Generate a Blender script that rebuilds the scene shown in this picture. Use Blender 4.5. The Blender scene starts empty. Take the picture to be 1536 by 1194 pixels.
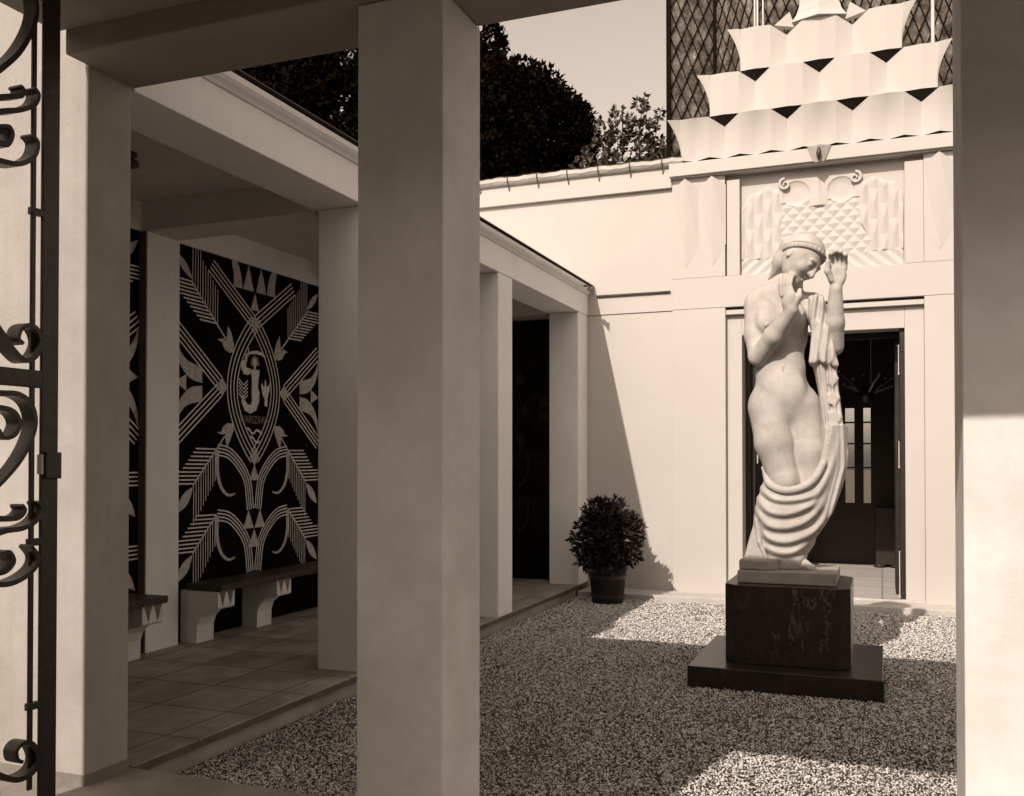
import bpy, bmesh, math, random
import numpy as np
from mathutils import Vector, Matrix
random.seed(7)
rng = np.random.default_rng(7)
S = bpy.context.scene
COL = S.collection
rad = math.radians

# ------------------------------------------------------------------ camera model
F_PX, CX, CY, W0, H0 = 1425.4, 768.0, 673.8, 1536.0, 1194.0
YAW, PITCH = rad(21.2586), rad(0.7552)
CAM = Vector((0, 0, 1.62))
FWD = Vector((-math.sin(YAW)*math.cos(PITCH), math.cos(YAW)*math.cos(PITCH), math.sin(PITCH)))
RGT = Vector((math.cos(YAW), math.sin(YAW), 0))
UPV = RGT.cross(FWD)
def ray(x, y): return FWD + RGT*((x-CX)/F_PX) - UPV*((y-CY)/F_PX)
def at_x(x, y, X): d = ray(x, y); return CAM + d*(X/d.x)
def at_y(x, y, Y): d = ray(x, y); return CAM + d*(Y/d.y)

cd = bpy.data.cameras.new('camera')
cam = bpy.data.objects.new('camera', cd); COL.objects.link(cam)
M = Matrix((RGT, UPV, -FWD)).transposed().to_4x4(); M.translation = CAM
cam.matrix_world = M
cd.sensor_fit = 'HORIZONTAL'; cd.sensor_width = 36.0
cd.lens = F_PX/W0*36.0
cd.shift_x = -(CX-W0/2)/W0
cd.shift_y = (CY-H0/2)/W0
cd.clip_start = 0.05; cd.clip_end = 3000
S.camera = cam

# ------------------------------------------------------------------ materials
def sep(v):                       # warm near-neutral pigment of reflectance v
    return (v, v**1.07, v**1.16, 1)
def new_mat(name):
    m = bpy.data.materials.new(name); m.use_nodes = True
    nt = m.node_tree; b = nt.nodes['Principled BSDF']
    return m, nt, b
def N(nt, t, **kw):
    n = nt.nodes.new(t)
    for k, v in kw.items(): setattr(n, k, v)
    return n
def ramp(nt, pts):
    r = N(nt, 'ShaderNodeValToRGB'); e = r.color_ramp.elements
    while len(e) < len(pts): e.new(0.5)
    for el, (p, c) in zip(e, pts): el.position = p; el.color = c
    return r
def coords(nt, scale=(1, 1, 1), rot=(0, 0, 0)):
    tc = N(nt, 'ShaderNodeTexCoord'); mp = N(nt, 'ShaderNodeMapping')
    mp.inputs['Scale'].default_value = scale; mp.inputs['Rotation'].default_value = rot
    nt.links.new(tc.outputs['Object'], mp.inputs['Vector']); return mp.outputs['Vector']
def noise(nt, vec, scale, detail=6, rough=.6):
    n = N(nt, 'ShaderNodeTexNoise'); n.inputs['Scale'].default_value = scale
    n.inputs['Detail'].default_value = detail; n.inputs['Roughness'].default_value = rough
    nt.links.new(vec, n.inputs['Vector']); return n.outputs['Fac']
def mix(nt, a, b, fac, blend='MIX'):
    m = N(nt, 'ShaderNodeMix', data_type='RGBA', blend_type=blend)
    for sock, v in ((m.inputs['Factor'], fac), (m.inputs['A'], a), (m.inputs['B'], b)):
        if hasattr(v, 'is_linked') or hasattr(v, 'links'): nt.links.new(v, sock)
        else: sock.default_value = v
    return m.outputs['Result']
def bump(nt, b, h, strength, dist=.01, normal=None):
    bm = N(nt, 'ShaderNodeBump'); bm.inputs['Strength'].default_value = strength
    bm.inputs['Distance'].default_value = dist
    nt.links.new(h, bm.inputs['Height'])
    if normal: nt.links.new(normal, bm.inputs['Normal'])
    nt.links.new(bm.outputs['Normal'], b.inputs['Normal']); return bm.outputs['Normal']
def surf(name, v, var=.12, scale=3.0, fine=120, rough=.85, bmp=.25, bdist=.004, streak=0.0, spec=.3, spots=0.0, cracks=0.0):
    m, nt, b = new_mat(name)
    vec = coords(nt)
    n1 = noise(nt, vec, scale, 8, .65)
    c = ramp(nt, [(.25, sep(v*(1-var))), (.75, sep(min(.9, v*(1+var*.6))))])
    nt.links.new(n1, c.inputs['Fac']); col = c.outputs['Color']
    n2 = noise(nt, vec, fine, 4, .7)
    c2 = ramp(nt, [(.3, (.86, .85, .84, 1)), (.65, (1, 1, 1, 1))]); nt.links.new(n2, c2.inputs['Fac'])
    col = mix(nt, col, c2.outputs['Color'], .8, 'MULTIPLY')
    if streak:
        sv = coords(nt, (14, 14, .7)); n3 = noise(nt, sv, 1.5, 6, .7)
        c3 = ramp(nt, [(.35, (1-streak, 1-streak, 1-streak*1.05, 1)), (.6, (1, 1, 1, 1))])
        nt.links.new(n3, c3.inputs['Fac']); col = mix(nt, col, c3.outputs['Color'], 1.0, 'MULTIPLY')
    if spots:
        n4 = noise(nt, vec, 22, 2, .4)
        c4 = ramp(nt, [(.70, (1, 1, 1, 1)), (.78, (1-spots, 1-spots, 1-spots, 1))])
        nt.links.new(n4, c4.inputs['Fac']); col = mix(nt, col, c4.outputs['Color'], 1.0, 'MULTIPLY')
    if cracks:
        wob = N(nt, 'ShaderNodeTexNoise'); wob.inputs['Scale'].default_value = 3.5; wob.inputs['Detail'].default_value = 5; nt.links.new(vec, wob.inputs['Vector'])
        ad = N(nt, 'ShaderNodeVectorMath', operation='MULTIPLY_ADD'); nt.links.new(wob.outputs['Color'], ad.inputs[0]); ad.inputs[1].default_value = (.5, .5, .5); nt.links.new(vec, ad.inputs[2])
        vo = N(nt, 'ShaderNodeTexVoronoi', feature='DISTANCE_TO_EDGE'); vo.inputs['Scale'].default_value = 1.1; nt.links.new(ad.outputs['Vector'], vo.inputs['Vector'])
        cr = ramp(nt, [(0, (1, 1, 1, 1)), (.006, (0, 0, 0, 1))]); nt.links.new(vo.outputs['Distance'], cr.inputs['Fac'])
        mk = noise(nt, vec, 1.7, 3, .5); mr = ramp(nt, [(.50, (0, 0, 0, 1)), (.62, (cracks, cracks, cracks, 1))]); nt.links.new(mk, mr.inputs['Fac'])
        cf = mix(nt, cr.outputs['Color'], mr.outputs['Color'], 1.0, 'MULTIPLY')
        col = mix(nt, col, sep(v*.35), cf)
        st = noise(nt, coords(nt, (5, 5, .9)), 2.2, 7, .75); sr = ramp(nt, [(.36, (.80, .78, .76, 1)), (.52, (1, 1, 1, 1))]); nt.links.new(st, sr.inputs['Fac'])
        col = mix(nt, col, sr.outputs['Color'], 1.0, 'MULTIPLY')
    nt.links.new(col, b.inputs['Base Color'])
    b.inputs['Roughness'].default_value = rough; b.inputs['Specular IOR Level'].default_value = spec
    nb = bump(nt, b, n2, bmp, bdist)
    n5 = noise(nt, vec, 9, 4, .5)
    bump(nt, b, n5, bmp*.6, .012, nb)
    return m
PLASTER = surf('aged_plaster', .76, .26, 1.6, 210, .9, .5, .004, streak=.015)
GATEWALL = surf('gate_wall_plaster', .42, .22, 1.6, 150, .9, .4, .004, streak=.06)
GWHITE = surf('gallery_whitewash', .88, .08, 1.9, 150, .9, .25, .003, streak=.025, spots=.14)
WHITE = surf('white_render', .50, .05, .8, 200, .9, .25, .003)
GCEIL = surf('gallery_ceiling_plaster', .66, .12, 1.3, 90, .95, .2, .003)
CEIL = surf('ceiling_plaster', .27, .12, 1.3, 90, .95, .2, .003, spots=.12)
STATUE = surf('statue_limestone', .46, .28, 5, 190, .75, .5, .004, streak=.05, spots=.10)
CLOTH = surf('carved_limestone', .46, .26, 5, 190, .75, .5, .004, spots=.08)
CAPST = surf('tooled_limestone', .42, .2, 14, 150, .8, .8, .005)
BASEST = surf('statue_base_stone', .34, .3, 6, 90, .8, .6, .006, spots=.2)
BENCHST = surf('bench_stone', .76, .14, 5, 150, .85, .5, .004, spots=.25)
KERB = surf('kerb_stone', .50, .16, 4, 130, .9, .5, .006, spots=.2)
NOSING = surf('step_nosing', .13, .35, 5, 110, .7, .5, .005)
STEPST = surf('step_stone', .42, .35, 3, 110, .85, .5, .006)
RISER = surf('step_riser', .24, .35, 4, 110, .85, .5, .006)
IRON = surf('dark_iron', .028, .5, 16, 90, .42, .6, .003, spec=.45)
LATTICE = surf('lattice_bars', .012, .4, 16, 90, 1.0, .3, .003, spec=.0)
DARKMETAL = surf('dark_bronze', .03, .5, 16, 90, .4, .4, .003, spec=.5)
WOOD = surf('dark_wood', .03, .4, 5, 60, .45, .4, .003, streak=.3)
SEAT = surf('stained_seat_board', .05, .5, 5, 90, .5, .5, .003, streak=.2)
GUTTER = surf('zinc_gutter', .5, .25, 5, 60, .45, .4, .004, spec=.5)
TUB = surf('tub_wood', .014, .4, 6, 60, .7, .4, .004, streak=.3)
BARK = surf('bark', .05, .5, 6, 40, .95, .9, .02)
MURALBG = surf('mural_ground', .008, .5, 3, 60, .95, .3, .003, spots=.1, spec=.03)
PAINTL = surf('mural_line_paint', .78, .4, 26, 120, .9, .3, .002)
PAINTM = surf('mural_leaf_paint', .54, .45, 22, 120, .9, .3, .002)
FAINT = surf('mural_faint_paint', .018, .5, 10, 120, .9, .3, .002)
PAINTD = surf('mural_dim_paint', .26, .3, 8, 120, .9, .3, .002)
SOIL = surf('ground_earth', .10, .4, 3, 40, .95, .6, .02)
PORTFL = surf('portico_flag_floor', .27, .35, 3, 90, .85, .5, .005, spots=.2)
PAVE = surf('outer_pavement', .16, .15, 2, 60, .9, .4, .005)
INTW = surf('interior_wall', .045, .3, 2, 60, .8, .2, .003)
def planks_mat():
    m, nt, b = new_mat('floor_planks'); vec = coords(nt, (1.0, 9, 1))
    w = N(nt, 'ShaderNodeTexBrick'); w.inputs['Scale'].default_value = 1.0
    w.inputs['Color1'].default_value = sep(.55); w.inputs['Color2'].default_value = sep(.42); w.inputs['Mortar'].default_value = sep(.16)
    w.inputs['Mortar Size'].default_value = .012; w.inputs['Brick Width'].default_value = 1.6; w.inputs['Row Height'].default_value = 1.0
    nt.links.new(vec, w.inputs['Vector'])
    n = noise(nt, coords(nt, (2, 30, 1)), 3, 6); c = ramp(nt, [(.3, (.72, .7, .68, 1)), (.7, (1, 1, 1, 1))]); nt.links.new(n, c.inputs['Fac'])
    nt.links.new(mix(nt, w.outputs['Color'], c.outputs['Color'], 1.0, 'MULTIPLY'), b.inputs['Base Color'])
    b.inputs['Roughness'].default_value = .5; return m
PLANKS = planks_mat()
def tiles_mat():
    m, nt, b = new_mat('gallery_flagstones'); vec = coords(nt, (1.0, 1.0, 1))
    w = N(nt, 'ShaderNodeTexBrick'); w.offset = 0.0; w.inputs['Scale'].default_value = 1.0
    w.inputs['Color1'].default_value = sep(.42); w.inputs['Color2'].default_value = sep(.33); w.inputs['Mortar'].default_value = sep(.13)
    w.inputs['Mortar Size'].default_value = .007; w.inputs['Brick Width'].default_value = .52; w.inputs['Row Height'].default_value = .52
    nt.links.new(vec, w.inputs['Vector'])
    n = noise(nt, coords(nt), 2.6, 8, .7); c = ramp(nt, [(.3, (.45, .42, .40, 1)), (.72, (1.15, 1.12, 1.1, 1))]); nt.links.new(n, c.inputs['Fac'])
    nt.links.new(mix(nt, w.outputs['Color'], c.outputs['Color'], 1.0, 'MULTIPLY'), b.inputs['Base Color'])
    n2 = noise(nt, coords(nt), 60, 5, .7); r = ramp(nt, [(.3, (.45,)*3+(1,)), (.7, (.8,)*3+(1,))]); nt.links.new(n, r.inputs['Fac'])
    nt.links.new(r.outputs['Color'], b.inputs['Roughness'])
    nb = bump(nt, b, w.outputs['Fac'], -.5, .004); bump(nt, b, n2, .4, .004, nb); return m
TILES = tiles_mat()
def marble_mat():
    m, nt, b = new_mat('black_marble'); vec = coords(nt)
    n = noise(nt, vec, 5, 8, .7); base = ramp(nt, [(.3, sep(.008)), (.62, sep(.022)), (.8, sep(.06))]); nt.links.new(n, base.inputs['Fac'])
    wv = N(nt, 'ShaderNodeTexNoise'); wv.inputs['Scale'].default_value = 1.9; wv.inputs['Detail'].default_value = 9; wv.inputs['Roughness'].default_value = .68
    nt.links.new(coords(nt, (1.6, 1.6, .55), (.2, .5, 0)), wv.inputs['Vector'])
    v = ramp(nt, [(.494, (0, 0, 0, 1)), (.5, (1, 1, 1, 1)), (.506, (0, 0, 0, 1))]); nt.links.new(wv.outputs['Fac'], v.inputs['Fac'])
    k = noise(nt, vec, 2.2, 3); kr = ramp(nt, [(.46, (.03, .03, .03, 1)), (.64, (.5, .5, .5, 1))]); nt.links.new(k, kr.inputs['Fac'])
    fac = mix(nt, v.outputs['Color'], kr.outputs['Color'], 1.0, 'MULTIPLY')
    nt.links.new(mix(nt, base.outputs['Color'], sep(.3), fac), b.inputs['Base Color'])
    b.inputs['Roughness'].default_value = .34; b.inputs['Specular IOR Level'].default_value = .4
    bump(nt, b, n, .08, .003); return m
MARBLE = marble_mat()
def leaf_mat(name, lo, hi, rough=.45, spec=.4):
    m, nt, b = new_mat(name); g = N(nt, 'ShaderNodeNewGeometry')
    r = ramp(nt, [(0, sep(lo)), (.7, sep((lo+hi)/2)), (1, sep(hi))]); nt.links.new(g.outputs['Random Per Island'], r.inputs['Fac'])
    nt.links.new(r.outputs['Color'], b.inputs['Base Color']); b.inputs['Roughness'].default_value = rough
    b.inputs['Specular IOR Level'].default_value = spec; return m
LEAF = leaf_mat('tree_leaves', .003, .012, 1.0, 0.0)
LEAF2 = leaf_mat('pale_tree_leaves', .03, .09)
LEAF3 = leaf_mat('laurel_leaves', .012, .04, .4, .4)
def pebble_mat():
    m, nt, b = new_mat('gravel_stones'); g = N(nt, 'ShaderNodeNewGeometry')
    r = ramp(nt, [(0, sep(.06)), (.24, sep(.32)), (.54, sep(.68)), (1, sep(.88))]); nt.links.new(g.outputs['Random Per Island'], r.inputs['Fac'])
    n = noise(nt, coords(nt), 90, 3); c = ramp(nt, [(.3, (.75, .74, .73, 1)), (.7, (1, 1, 1, 1))]); nt.links.new(n, c.inputs['Fac'])
    nt.links.new(mix(nt, r.outputs['Color'], c.outputs['Color'], 1.0, 'MULTIPLY'), b.inputs['Base Color'])
    b.inputs['Roughness'].default_value = .85; b.inputs['Specular IOR Level'].default_value = .2; return m
PEBBLE = pebble_mat()
GRIT = surf('gravel_bed', .08, .5, 30, 160, .95, 1.0, .01)
def glass_mat():
    m, nt, b = new_mat('glint_mottled_glass'); vec = coords(nt)
    n = noise(nt, vec, 5, 8, .75); c = ramp(nt, [(.34, sep(.02)), (.48, sep(.10)), (.62, sep(.24)), (.76, sep(.7))]); nt.links.new(n, c.inputs['Fac'])  # bright mottles in the base colour stand in for glints
    nt.links.new(c.outputs['Color'], b.inputs['Base Color']); b.inputs['Roughness'].default_value = .12
    n2 = noise(nt, vec, 11, 3); bump(nt, b, n2, .5, .03); return m
GLASS = glass_mat()
def pane_mat():
    m, nt, b = new_mat('clear_pane')
    b.inputs['Base Color'].default_value = (.95, .93, .9, 1); b.inputs['Roughness'].default_value = .02
    b.inputs['Transmission Weight'].default_value = 1.0; b.inputs['IOR'].default_value = 1.02; return m
PANE = pane_mat()

# ------------------------------------------------------------------ mesh helpers
class MB:
    def __init__(self): self.v = []; self.f = []
    def add(self, vs, fs):
        o = len(self.v); self.v += [tuple(p) for p in vs]; self.f += [tuple(i+o for i in f) for f in fs]; return self
    def box(self, x0, x1, y0, y1, z0, z1):
        return self.add([(x0,y0,z0),(x1,y0,z0),(x1,y1,z0),(x0,y1,z0),(x0,y0,z1),(x1,y0,z1),(x1,y1,z1),(x0,y1,z1)],
                        [(3,2,1,0),(4,5,6,7),(0,1,5,4),(1,2,6,5),(2,3,7,6),(3,0,4,7)])
    def prism(self, poly, axis, a, b):      # polygon in the other two axes, extruded along axis
        n = len(poly)
        def mk(p, h): return {'x': (h, p[0], p[1]), 'y': (p[0], h, p[1]), 'z': (p[0], p[1], h)}[axis]
        vs = [mk(p, a) for p in poly] + [mk(p, b) for p in poly]
        return self.add(vs, [tuple(range(n))[::-1], tuple(range(n, 2*n))] + [(i, (i+1) % n, n+(i+1) % n, n+i) for i in range(n)])
    def tube(self, pts, r, seg=8, cap=True):
        pts = [Vector(p) for p in pts]; n = len(pts)
        rr = r if isinstance(r, (list, tuple)) else [r]*n
        rings = []; up = None
        for i, p in enumerate(pts):
            t = (pts[min(i+1, n-1)]-pts[max(i-1, 0)]).normalized()
            if up is None: up = t.orthogonal().normalized()
            up = (up - t*up.dot(t)); up = up.normalized() if up.length > 1e-6 else t.orthogonal().normalized()
            s = t.cross(up)
            rings.append([p + (up*math.cos(2*math.pi*k/seg)+s*math.sin(2*math.pi*k/seg))*rr[i] for k in range(seg)])
        vs = [v for R in rings for v in R]; fs = []
        for i in range(n-1):
            for k in range(seg):
                fs.append((i*seg+k, i*seg+(k+1) % seg, (i+1)*seg+(k+1) % seg, (i+1)*seg+k))
        if cap: fs += [tuple(range(seg))[::-1], tuple(range((n-1)*seg, n*seg))]
        return self.add(vs, fs)
    def lathe(self, prof, c=(0, 0, 0), seg=24):
        vs = []; n = len(prof)
        for r, z in prof:
            for k in range(seg):
                a = 2*math.pi*k/seg; vs.append((c[0]+r*math.cos(a), c[1]+r*math.sin(a), c[2]+z))
        fs = [(i*seg+k, i*seg+(k+1) % seg, (i+1)*seg+(k+1) % seg, (i+1)*seg+k) for i in range(n-1) for k in range(seg)]
        fs += [tuple(range(seg))[::-1], tuple(range((n-1)*seg, n*seg))]
        return self.add(vs, fs)
def link_mesh(name, me, mat, parent=None, smooth=False, bevel=0, loc=None):
    o = bpy.data.objects.new(name, me); COL.objects.link(o)
    if mat: me.materials.append(mat)
    if smooth:
        for p in me.polygons: p.use_smooth = True
    if bevel:
        md = o.modifiers.new('edge', 'BEVEL'); md.width = bevel; md.segments = 2; md.limit_method = 'ANGLE'; md.angle_limit = rad(40)
        md.harden_normals = False
    if parent:
        o.parent = parent; r = parent
        while r: base = r; r = r.parent
        o.matrix_parent_inverse = Matrix.Translation(-parent_loc(parent))
    return o
LOCS = {}
def parent_loc(p): return LOCS.get(p.name, Vector((0, 0, 0)))
def obj(name, mb, mat, parent=None, smooth=False, bevel=0, fix=False):
    me = bpy.data.meshes.new(name); me.from_pydata(mb.v, [], mb.f); me.update()
    if fix:
        b = bmesh.new(); b.from_mesh(me); bmesh.ops.recalc_face_normals(b, faces=b.faces); b.to_mesh(me); b.free()
    return link_mesh(name, me, mat, parent, smooth, bevel)
def np_obj(name, verts, faces, mat, parent=None, smooth=False):
    verts = np.asarray(verts, np.float32); faces = np.asarray(faces, np.int32); k = faces.shape[1]
    me = bpy.data.meshes.new(name)
    me.vertices.add(len(verts)); me.vertices.foreach_set('co', verts.ravel())
    me.loops.add(faces.size); me.loops.foreach_set('vertex_index', faces.ravel())
    me.polygons.add(len(faces)); me.polygons.foreach_set('loop_start', np.arange(0, faces.size, k, dtype=np.int32))
    me.update(calc_edges=True); me.validate()
    return link_mesh(name, me, mat, parent, smooth)
def tag(o, label, cat, group=None):
    o['label'] = label; o['category'] = cat
    if group: o['group'] = group
    return o
def thing(name, label, cat, loc=(0, 0, 0), group=None):
    o = bpy.data.objects.new(name, None); COL.objects.link(o); o.location = loc
    o.empty_display_size = .1; LOCS[o.name] = Vector(loc)
    return tag(o, label, cat, group)
def structure(o): o['kind'] = 'structure'; return o
def stuff(o): o['kind'] = 'stuff'; return o
def copy_thing(o, delta, label):
    c = o.copy(); COL.objects.link(c); c.location = o.location + Vector(delta); c['label'] = label; LOCS[c.name] = c.location.copy()
    def rec(src, dst):
        for ch in list(src.children):
            if ch.parent is not src: continue
            d = ch.copy(); COL.objects.link(d); d.parent = dst; d.matrix_parent_inverse = ch.matrix_parent_inverse.copy(); rec(ch, d)
    rec(o, c)
    return c

# ------------------------------------------------------------------ layout numbers (metres)
XC = -3.42            # courtyard face of the gallery
XM = -5.42            # mural plane
FZ = .13              # gallery and portico floor
YB = 11.40            # main facade plane
BEAM = 3.44           # underside of gallery beam
PY = [3.37, 5.88, 8.43, 11.0]      # near faces of the gallery pillars
PW = .37

# ------------------------------------------------------------------ setting
structure(obj('ground', MB().box(-120, 120, 15.25, 200, -.6, -.055).box(-120, -6.2, -60, 15.25, -.6, -.055).box(24.0, 120, -60, 15.25, -.6, -.055)
              .box(-6.2, 24.0, 1.0, 15.25, -.6, -.055), SOIL))
structure(obj('street_pavement', MB().box(-30, 30, -30, .99, -.055, .012), PAVE))
structure(obj('gravel_bed', MB().box(XC+.004, 20, 3.68, 10.93, -.05, 0), GRIT))
def pebbles():
    n = 235000
    x = rng.uniform(XC+.02, 1.35, n); y = 3.69 + (10.9-3.69)*rng.uniform(0, 1, n)**1.25
    keep = ~((x > -1.31) & (x < .01) & (y > 6.84) & (y < 8.14))
    x, y = x[keep], y[keep]; n = len(x)
    s = rng.uniform(.0034, .0078, n)*(1+.25*(y-3.7)/7); s[rng.uniform(0, 1, n) > .97] *= 1.7
    o = np.array([[1,0,0],[-1,0,0],[0,1,0],[0,-1,0],[0,0,1],[0,0,-1]], float)
    V = o[None]*(s[:, None, None]*rng.uniform(.65, 1.25, (n, 6, 1))) + rng.normal(0, .22, (n, 6, 3))*s[:, None, None]
    V[..., 2] *= .75
    a = rng.uniform(0, 6.28, n); ca, sa = np.cos(a)[:, None], np.sin(a)[:, None]
    tl = rng.normal(0, .35, (n, 1))
    vx = V[..., 0]*ca - V[..., 1]*sa; vy = V[..., 0]*sa + V[..., 1]*ca
    s[rng.uniform(0, 1, n) > .994] *= 1.9
    lump = .010*np.sin(x*3.1+1)*np.sin(y*2.3) + .004*np.sin(x*7.7)*np.sin(y*6.1+2)
    V = np.stack([vx + x[:, None], vy + y[:, None], V[..., 2] + tl*vx + (s*.35 + rng.uniform(0, .006, n) + lump*.6)[:, None]], -1)
    fc = np.array([[0,2,4],[2,1,4],[1,3,4],[3,0,4],[2,0,5],[1,2,5],[3,1,5],[0,3,5]])
    Fa = (fc[None] + (np.arange(n)*6)[:, None, None]).reshape(-1, 3)
    return stuff(tag(np_obj('gravel', V.reshape(-1, 3), Fa, PEBBLE), 'loose pale and dark gravel covering the courtyard ground', 'gravel'))
pebbles()
structure(obj('gallery_floor', MB().box(-6.0, XC-.16, 3.68, YB, -.05, FZ), TILES))
structure(obj('gallery_step', MB().box(XC-.157, XC-.02, 3.68, YB-.43, -.05, FZ-.042), STEPST))
structure(obj('step_edge', MB().box(XC-.157, XC, 3.68, YB-.4, FZ-.039, FZ+.002), TILES, bevel=.008))
structure(obj('step_nosing', MB().box(XC+.002, XC+.012, 3.68, YB-.43, FZ-.040, FZ-.002), NOSING, bevel=.003))
structure(obj('portico_floor', MB().box(-6.0, 4.5, .99, 3.67, -.05, FZ), PORTFL, bevel=.01))
structure(obj('kerb', MB().box(XC+.004, 4.5, 10.94, YB+.02, -.05, .065), KERB, bevel=.01))
structure(obj('hall_floor', MB().box(-5.4, 4.2, YB+.021, 15.2, -.05, .085), PLANKS))

# ------------------------------------------------------------------ entrance portico (camera stands before it)
pt = thing('entrance_portico', 'shaded plastered portico with square pillars and flat beam in the foreground', 'portico', (-1.6, 3.4, 0))
def pillar_mb(x0, x1, y0, y1, z1=3.447, z0=FZ, foot=True):
    m = MB().box(x0, x1, y0, y1, z0, z1)
    return m
p = obj('pillar', pillar_mb(-1.946, -1.571, 3.30, 3.67, z0=-.03), PLASTER, pt, bevel=.006); p['label'] = 'wide grey centre pillar, dark near the top'
p = obj('pillar', pillar_mb(.239, .62, 3.30, 3.67, z0=-.03), PLASTER, pt, bevel=.006); p['label'] = 'right pillar, black above and sunlit white below'
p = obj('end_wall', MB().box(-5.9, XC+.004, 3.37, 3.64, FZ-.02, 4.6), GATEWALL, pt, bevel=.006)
obj('skirting', MB().box(-5.9, XC+.007, 3.367, 3.643, FZ, FZ+.05), RISER, pt)
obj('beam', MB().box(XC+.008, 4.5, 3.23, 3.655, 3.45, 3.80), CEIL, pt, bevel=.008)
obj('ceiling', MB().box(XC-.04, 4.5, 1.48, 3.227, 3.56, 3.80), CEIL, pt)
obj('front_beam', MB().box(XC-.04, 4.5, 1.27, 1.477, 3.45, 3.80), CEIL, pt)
obj('roof', MB().box(XC+.008, 4.55, 1.24, 3.70, 3.803, 3.94), WHITE, pt, bevel=.01)
obj('unseen_front_wall', MB().box(-3.455, -1.56, 1.06, 1.268, FZ-.02, 3.79), PLASTER, pt)  # out of view; stops the sun so the shade edges fall on the gravel
obj('unseen_front_pier', MB().box(-3.80, -3.458, 1.06, 1.27, FZ-.02, 5.7), PLASTER, pt)  # out of view, raised above the roof to block stray sun on the gravel
obj('unseen_front_pier', MB().box(1.75, 2.2, 1.06, 1.27, FZ-.02, 3.447), PLASTER, pt, bevel=.006)

# ------------------------------------------------------------------ covered gallery on the left
ga = thing('courtyard_gallery', 'open white gallery with square pillars along the left of the courtyard', 'gallery', (XC, 7.3, 0))
for i, y in enumerate(PY[1:]):
    y1 = y+PW if i < 2 else YB
    obj('pillar', pillar_mb(XC-PW, XC, y, y1, BEAM), GWHITE, ga, bevel=.006)
obj('fascia_beam', MB().box(XC-.415, XC+.006, 3.66, YB, BEAM+.002, 3.70), GWHITE, ga, bevel=.006)
prof = [(XC-.41, 3.702), (XC+.018, 3.702), (XC+.034, 3.716), (XC+.060, 3.728), (XC+.078, 3.745), (XC+.085, 3.775), (XC-.41, 3.80)]
m = MB(); n = len(prof)
m.prism([(a, b) for a, b in prof], 'y', 3.705, YB)
obj('cornice', m, GWHITE, ga, fix=True)
obj('roof_edge', MB().box(XC-.3, XC+.092, 3.71, YB-.01, 3.803, 3.810), DARKMETAL, ga)
obj('ceiling', MB().box(-5.9, XC-.417, 3.66, YB, 3.66, 3.80), GCEIL, ga)
obj('roof', MB().box(-6.2, XC-.31, 3.71, YB, 3.803, 3.86), GUTTER, ga)
obj('rear_wall', MB().box(-5.9, XM-.03, 3.66, YB, FZ-.02, 3.658), GCEIL, ga)
for y in PY:
    y0 = y if y > 4 else 3.66
    y1 = min(y+PW, YB)
    obj('pilaster', MB().box(XM-.05, -5.35, y0, y1, FZ-.02, 3.428), GWHITE, ga, bevel=.006)
    obj('cross_beam', MB().box(XM-.04, XC-.418, y0+.002, y1-.002, 3.431, 3.662), GCEIL, ga, bevel=.006)
for y0, y1 in zip([3.66]+[a+PW for a in PY[1:3]], PY[1:]):
    obj('frieze', MB().box(XM-.04, XM+.012, y0, y1, 3.432, 3.661), GWHITE, ga)
sp = MB(); e = at_y(888, 440, 11.0)
sp.tube([(XC+.08, 10.98, 3.74), (XC+.13, 10.98, 3.74), (XC+.16, 10.98, 3.715), (XC+.15, 10.98, 3.69), (XC+.12, 10.98, 3.695)], .012, 6)
sp.add([(XC+.11, 10.97, 3.72), (XC+.2, 10.97, 3.70), (XC+.2, 10.97, 3.60), (XC+.11, 10.99, 3.72), (XC+.2, 10.99, 3.70), (XC+.2, 10.99, 3.60)],
       [(0, 1, 2), (5, 4, 3), (0, 3, 4, 1), (1, 4, 5, 2), (2, 5, 3, 0)])
obj('rain_spout', sp, DARKMETAL, ga)
la = thing('ceiling_lamp', 'small dark lamp under the gallery ceiling beside the first pillar', 'lamp', (-4.63, 4.90, 3.66))
obj('mount', MB().lathe([(.06, 3.64), (.06, 3.658)], (-4.63, 4.90, 0)), DARKMETAL, la)
obj('lamp_shade', MB().lathe([(.02, 3.638), (.07, 3.60), (.075, 3.575), (.03, 3.56), (.02, 3.555)], (-4.63, 4.90, 0)), DARKMETAL, la, smooth=True)

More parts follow.
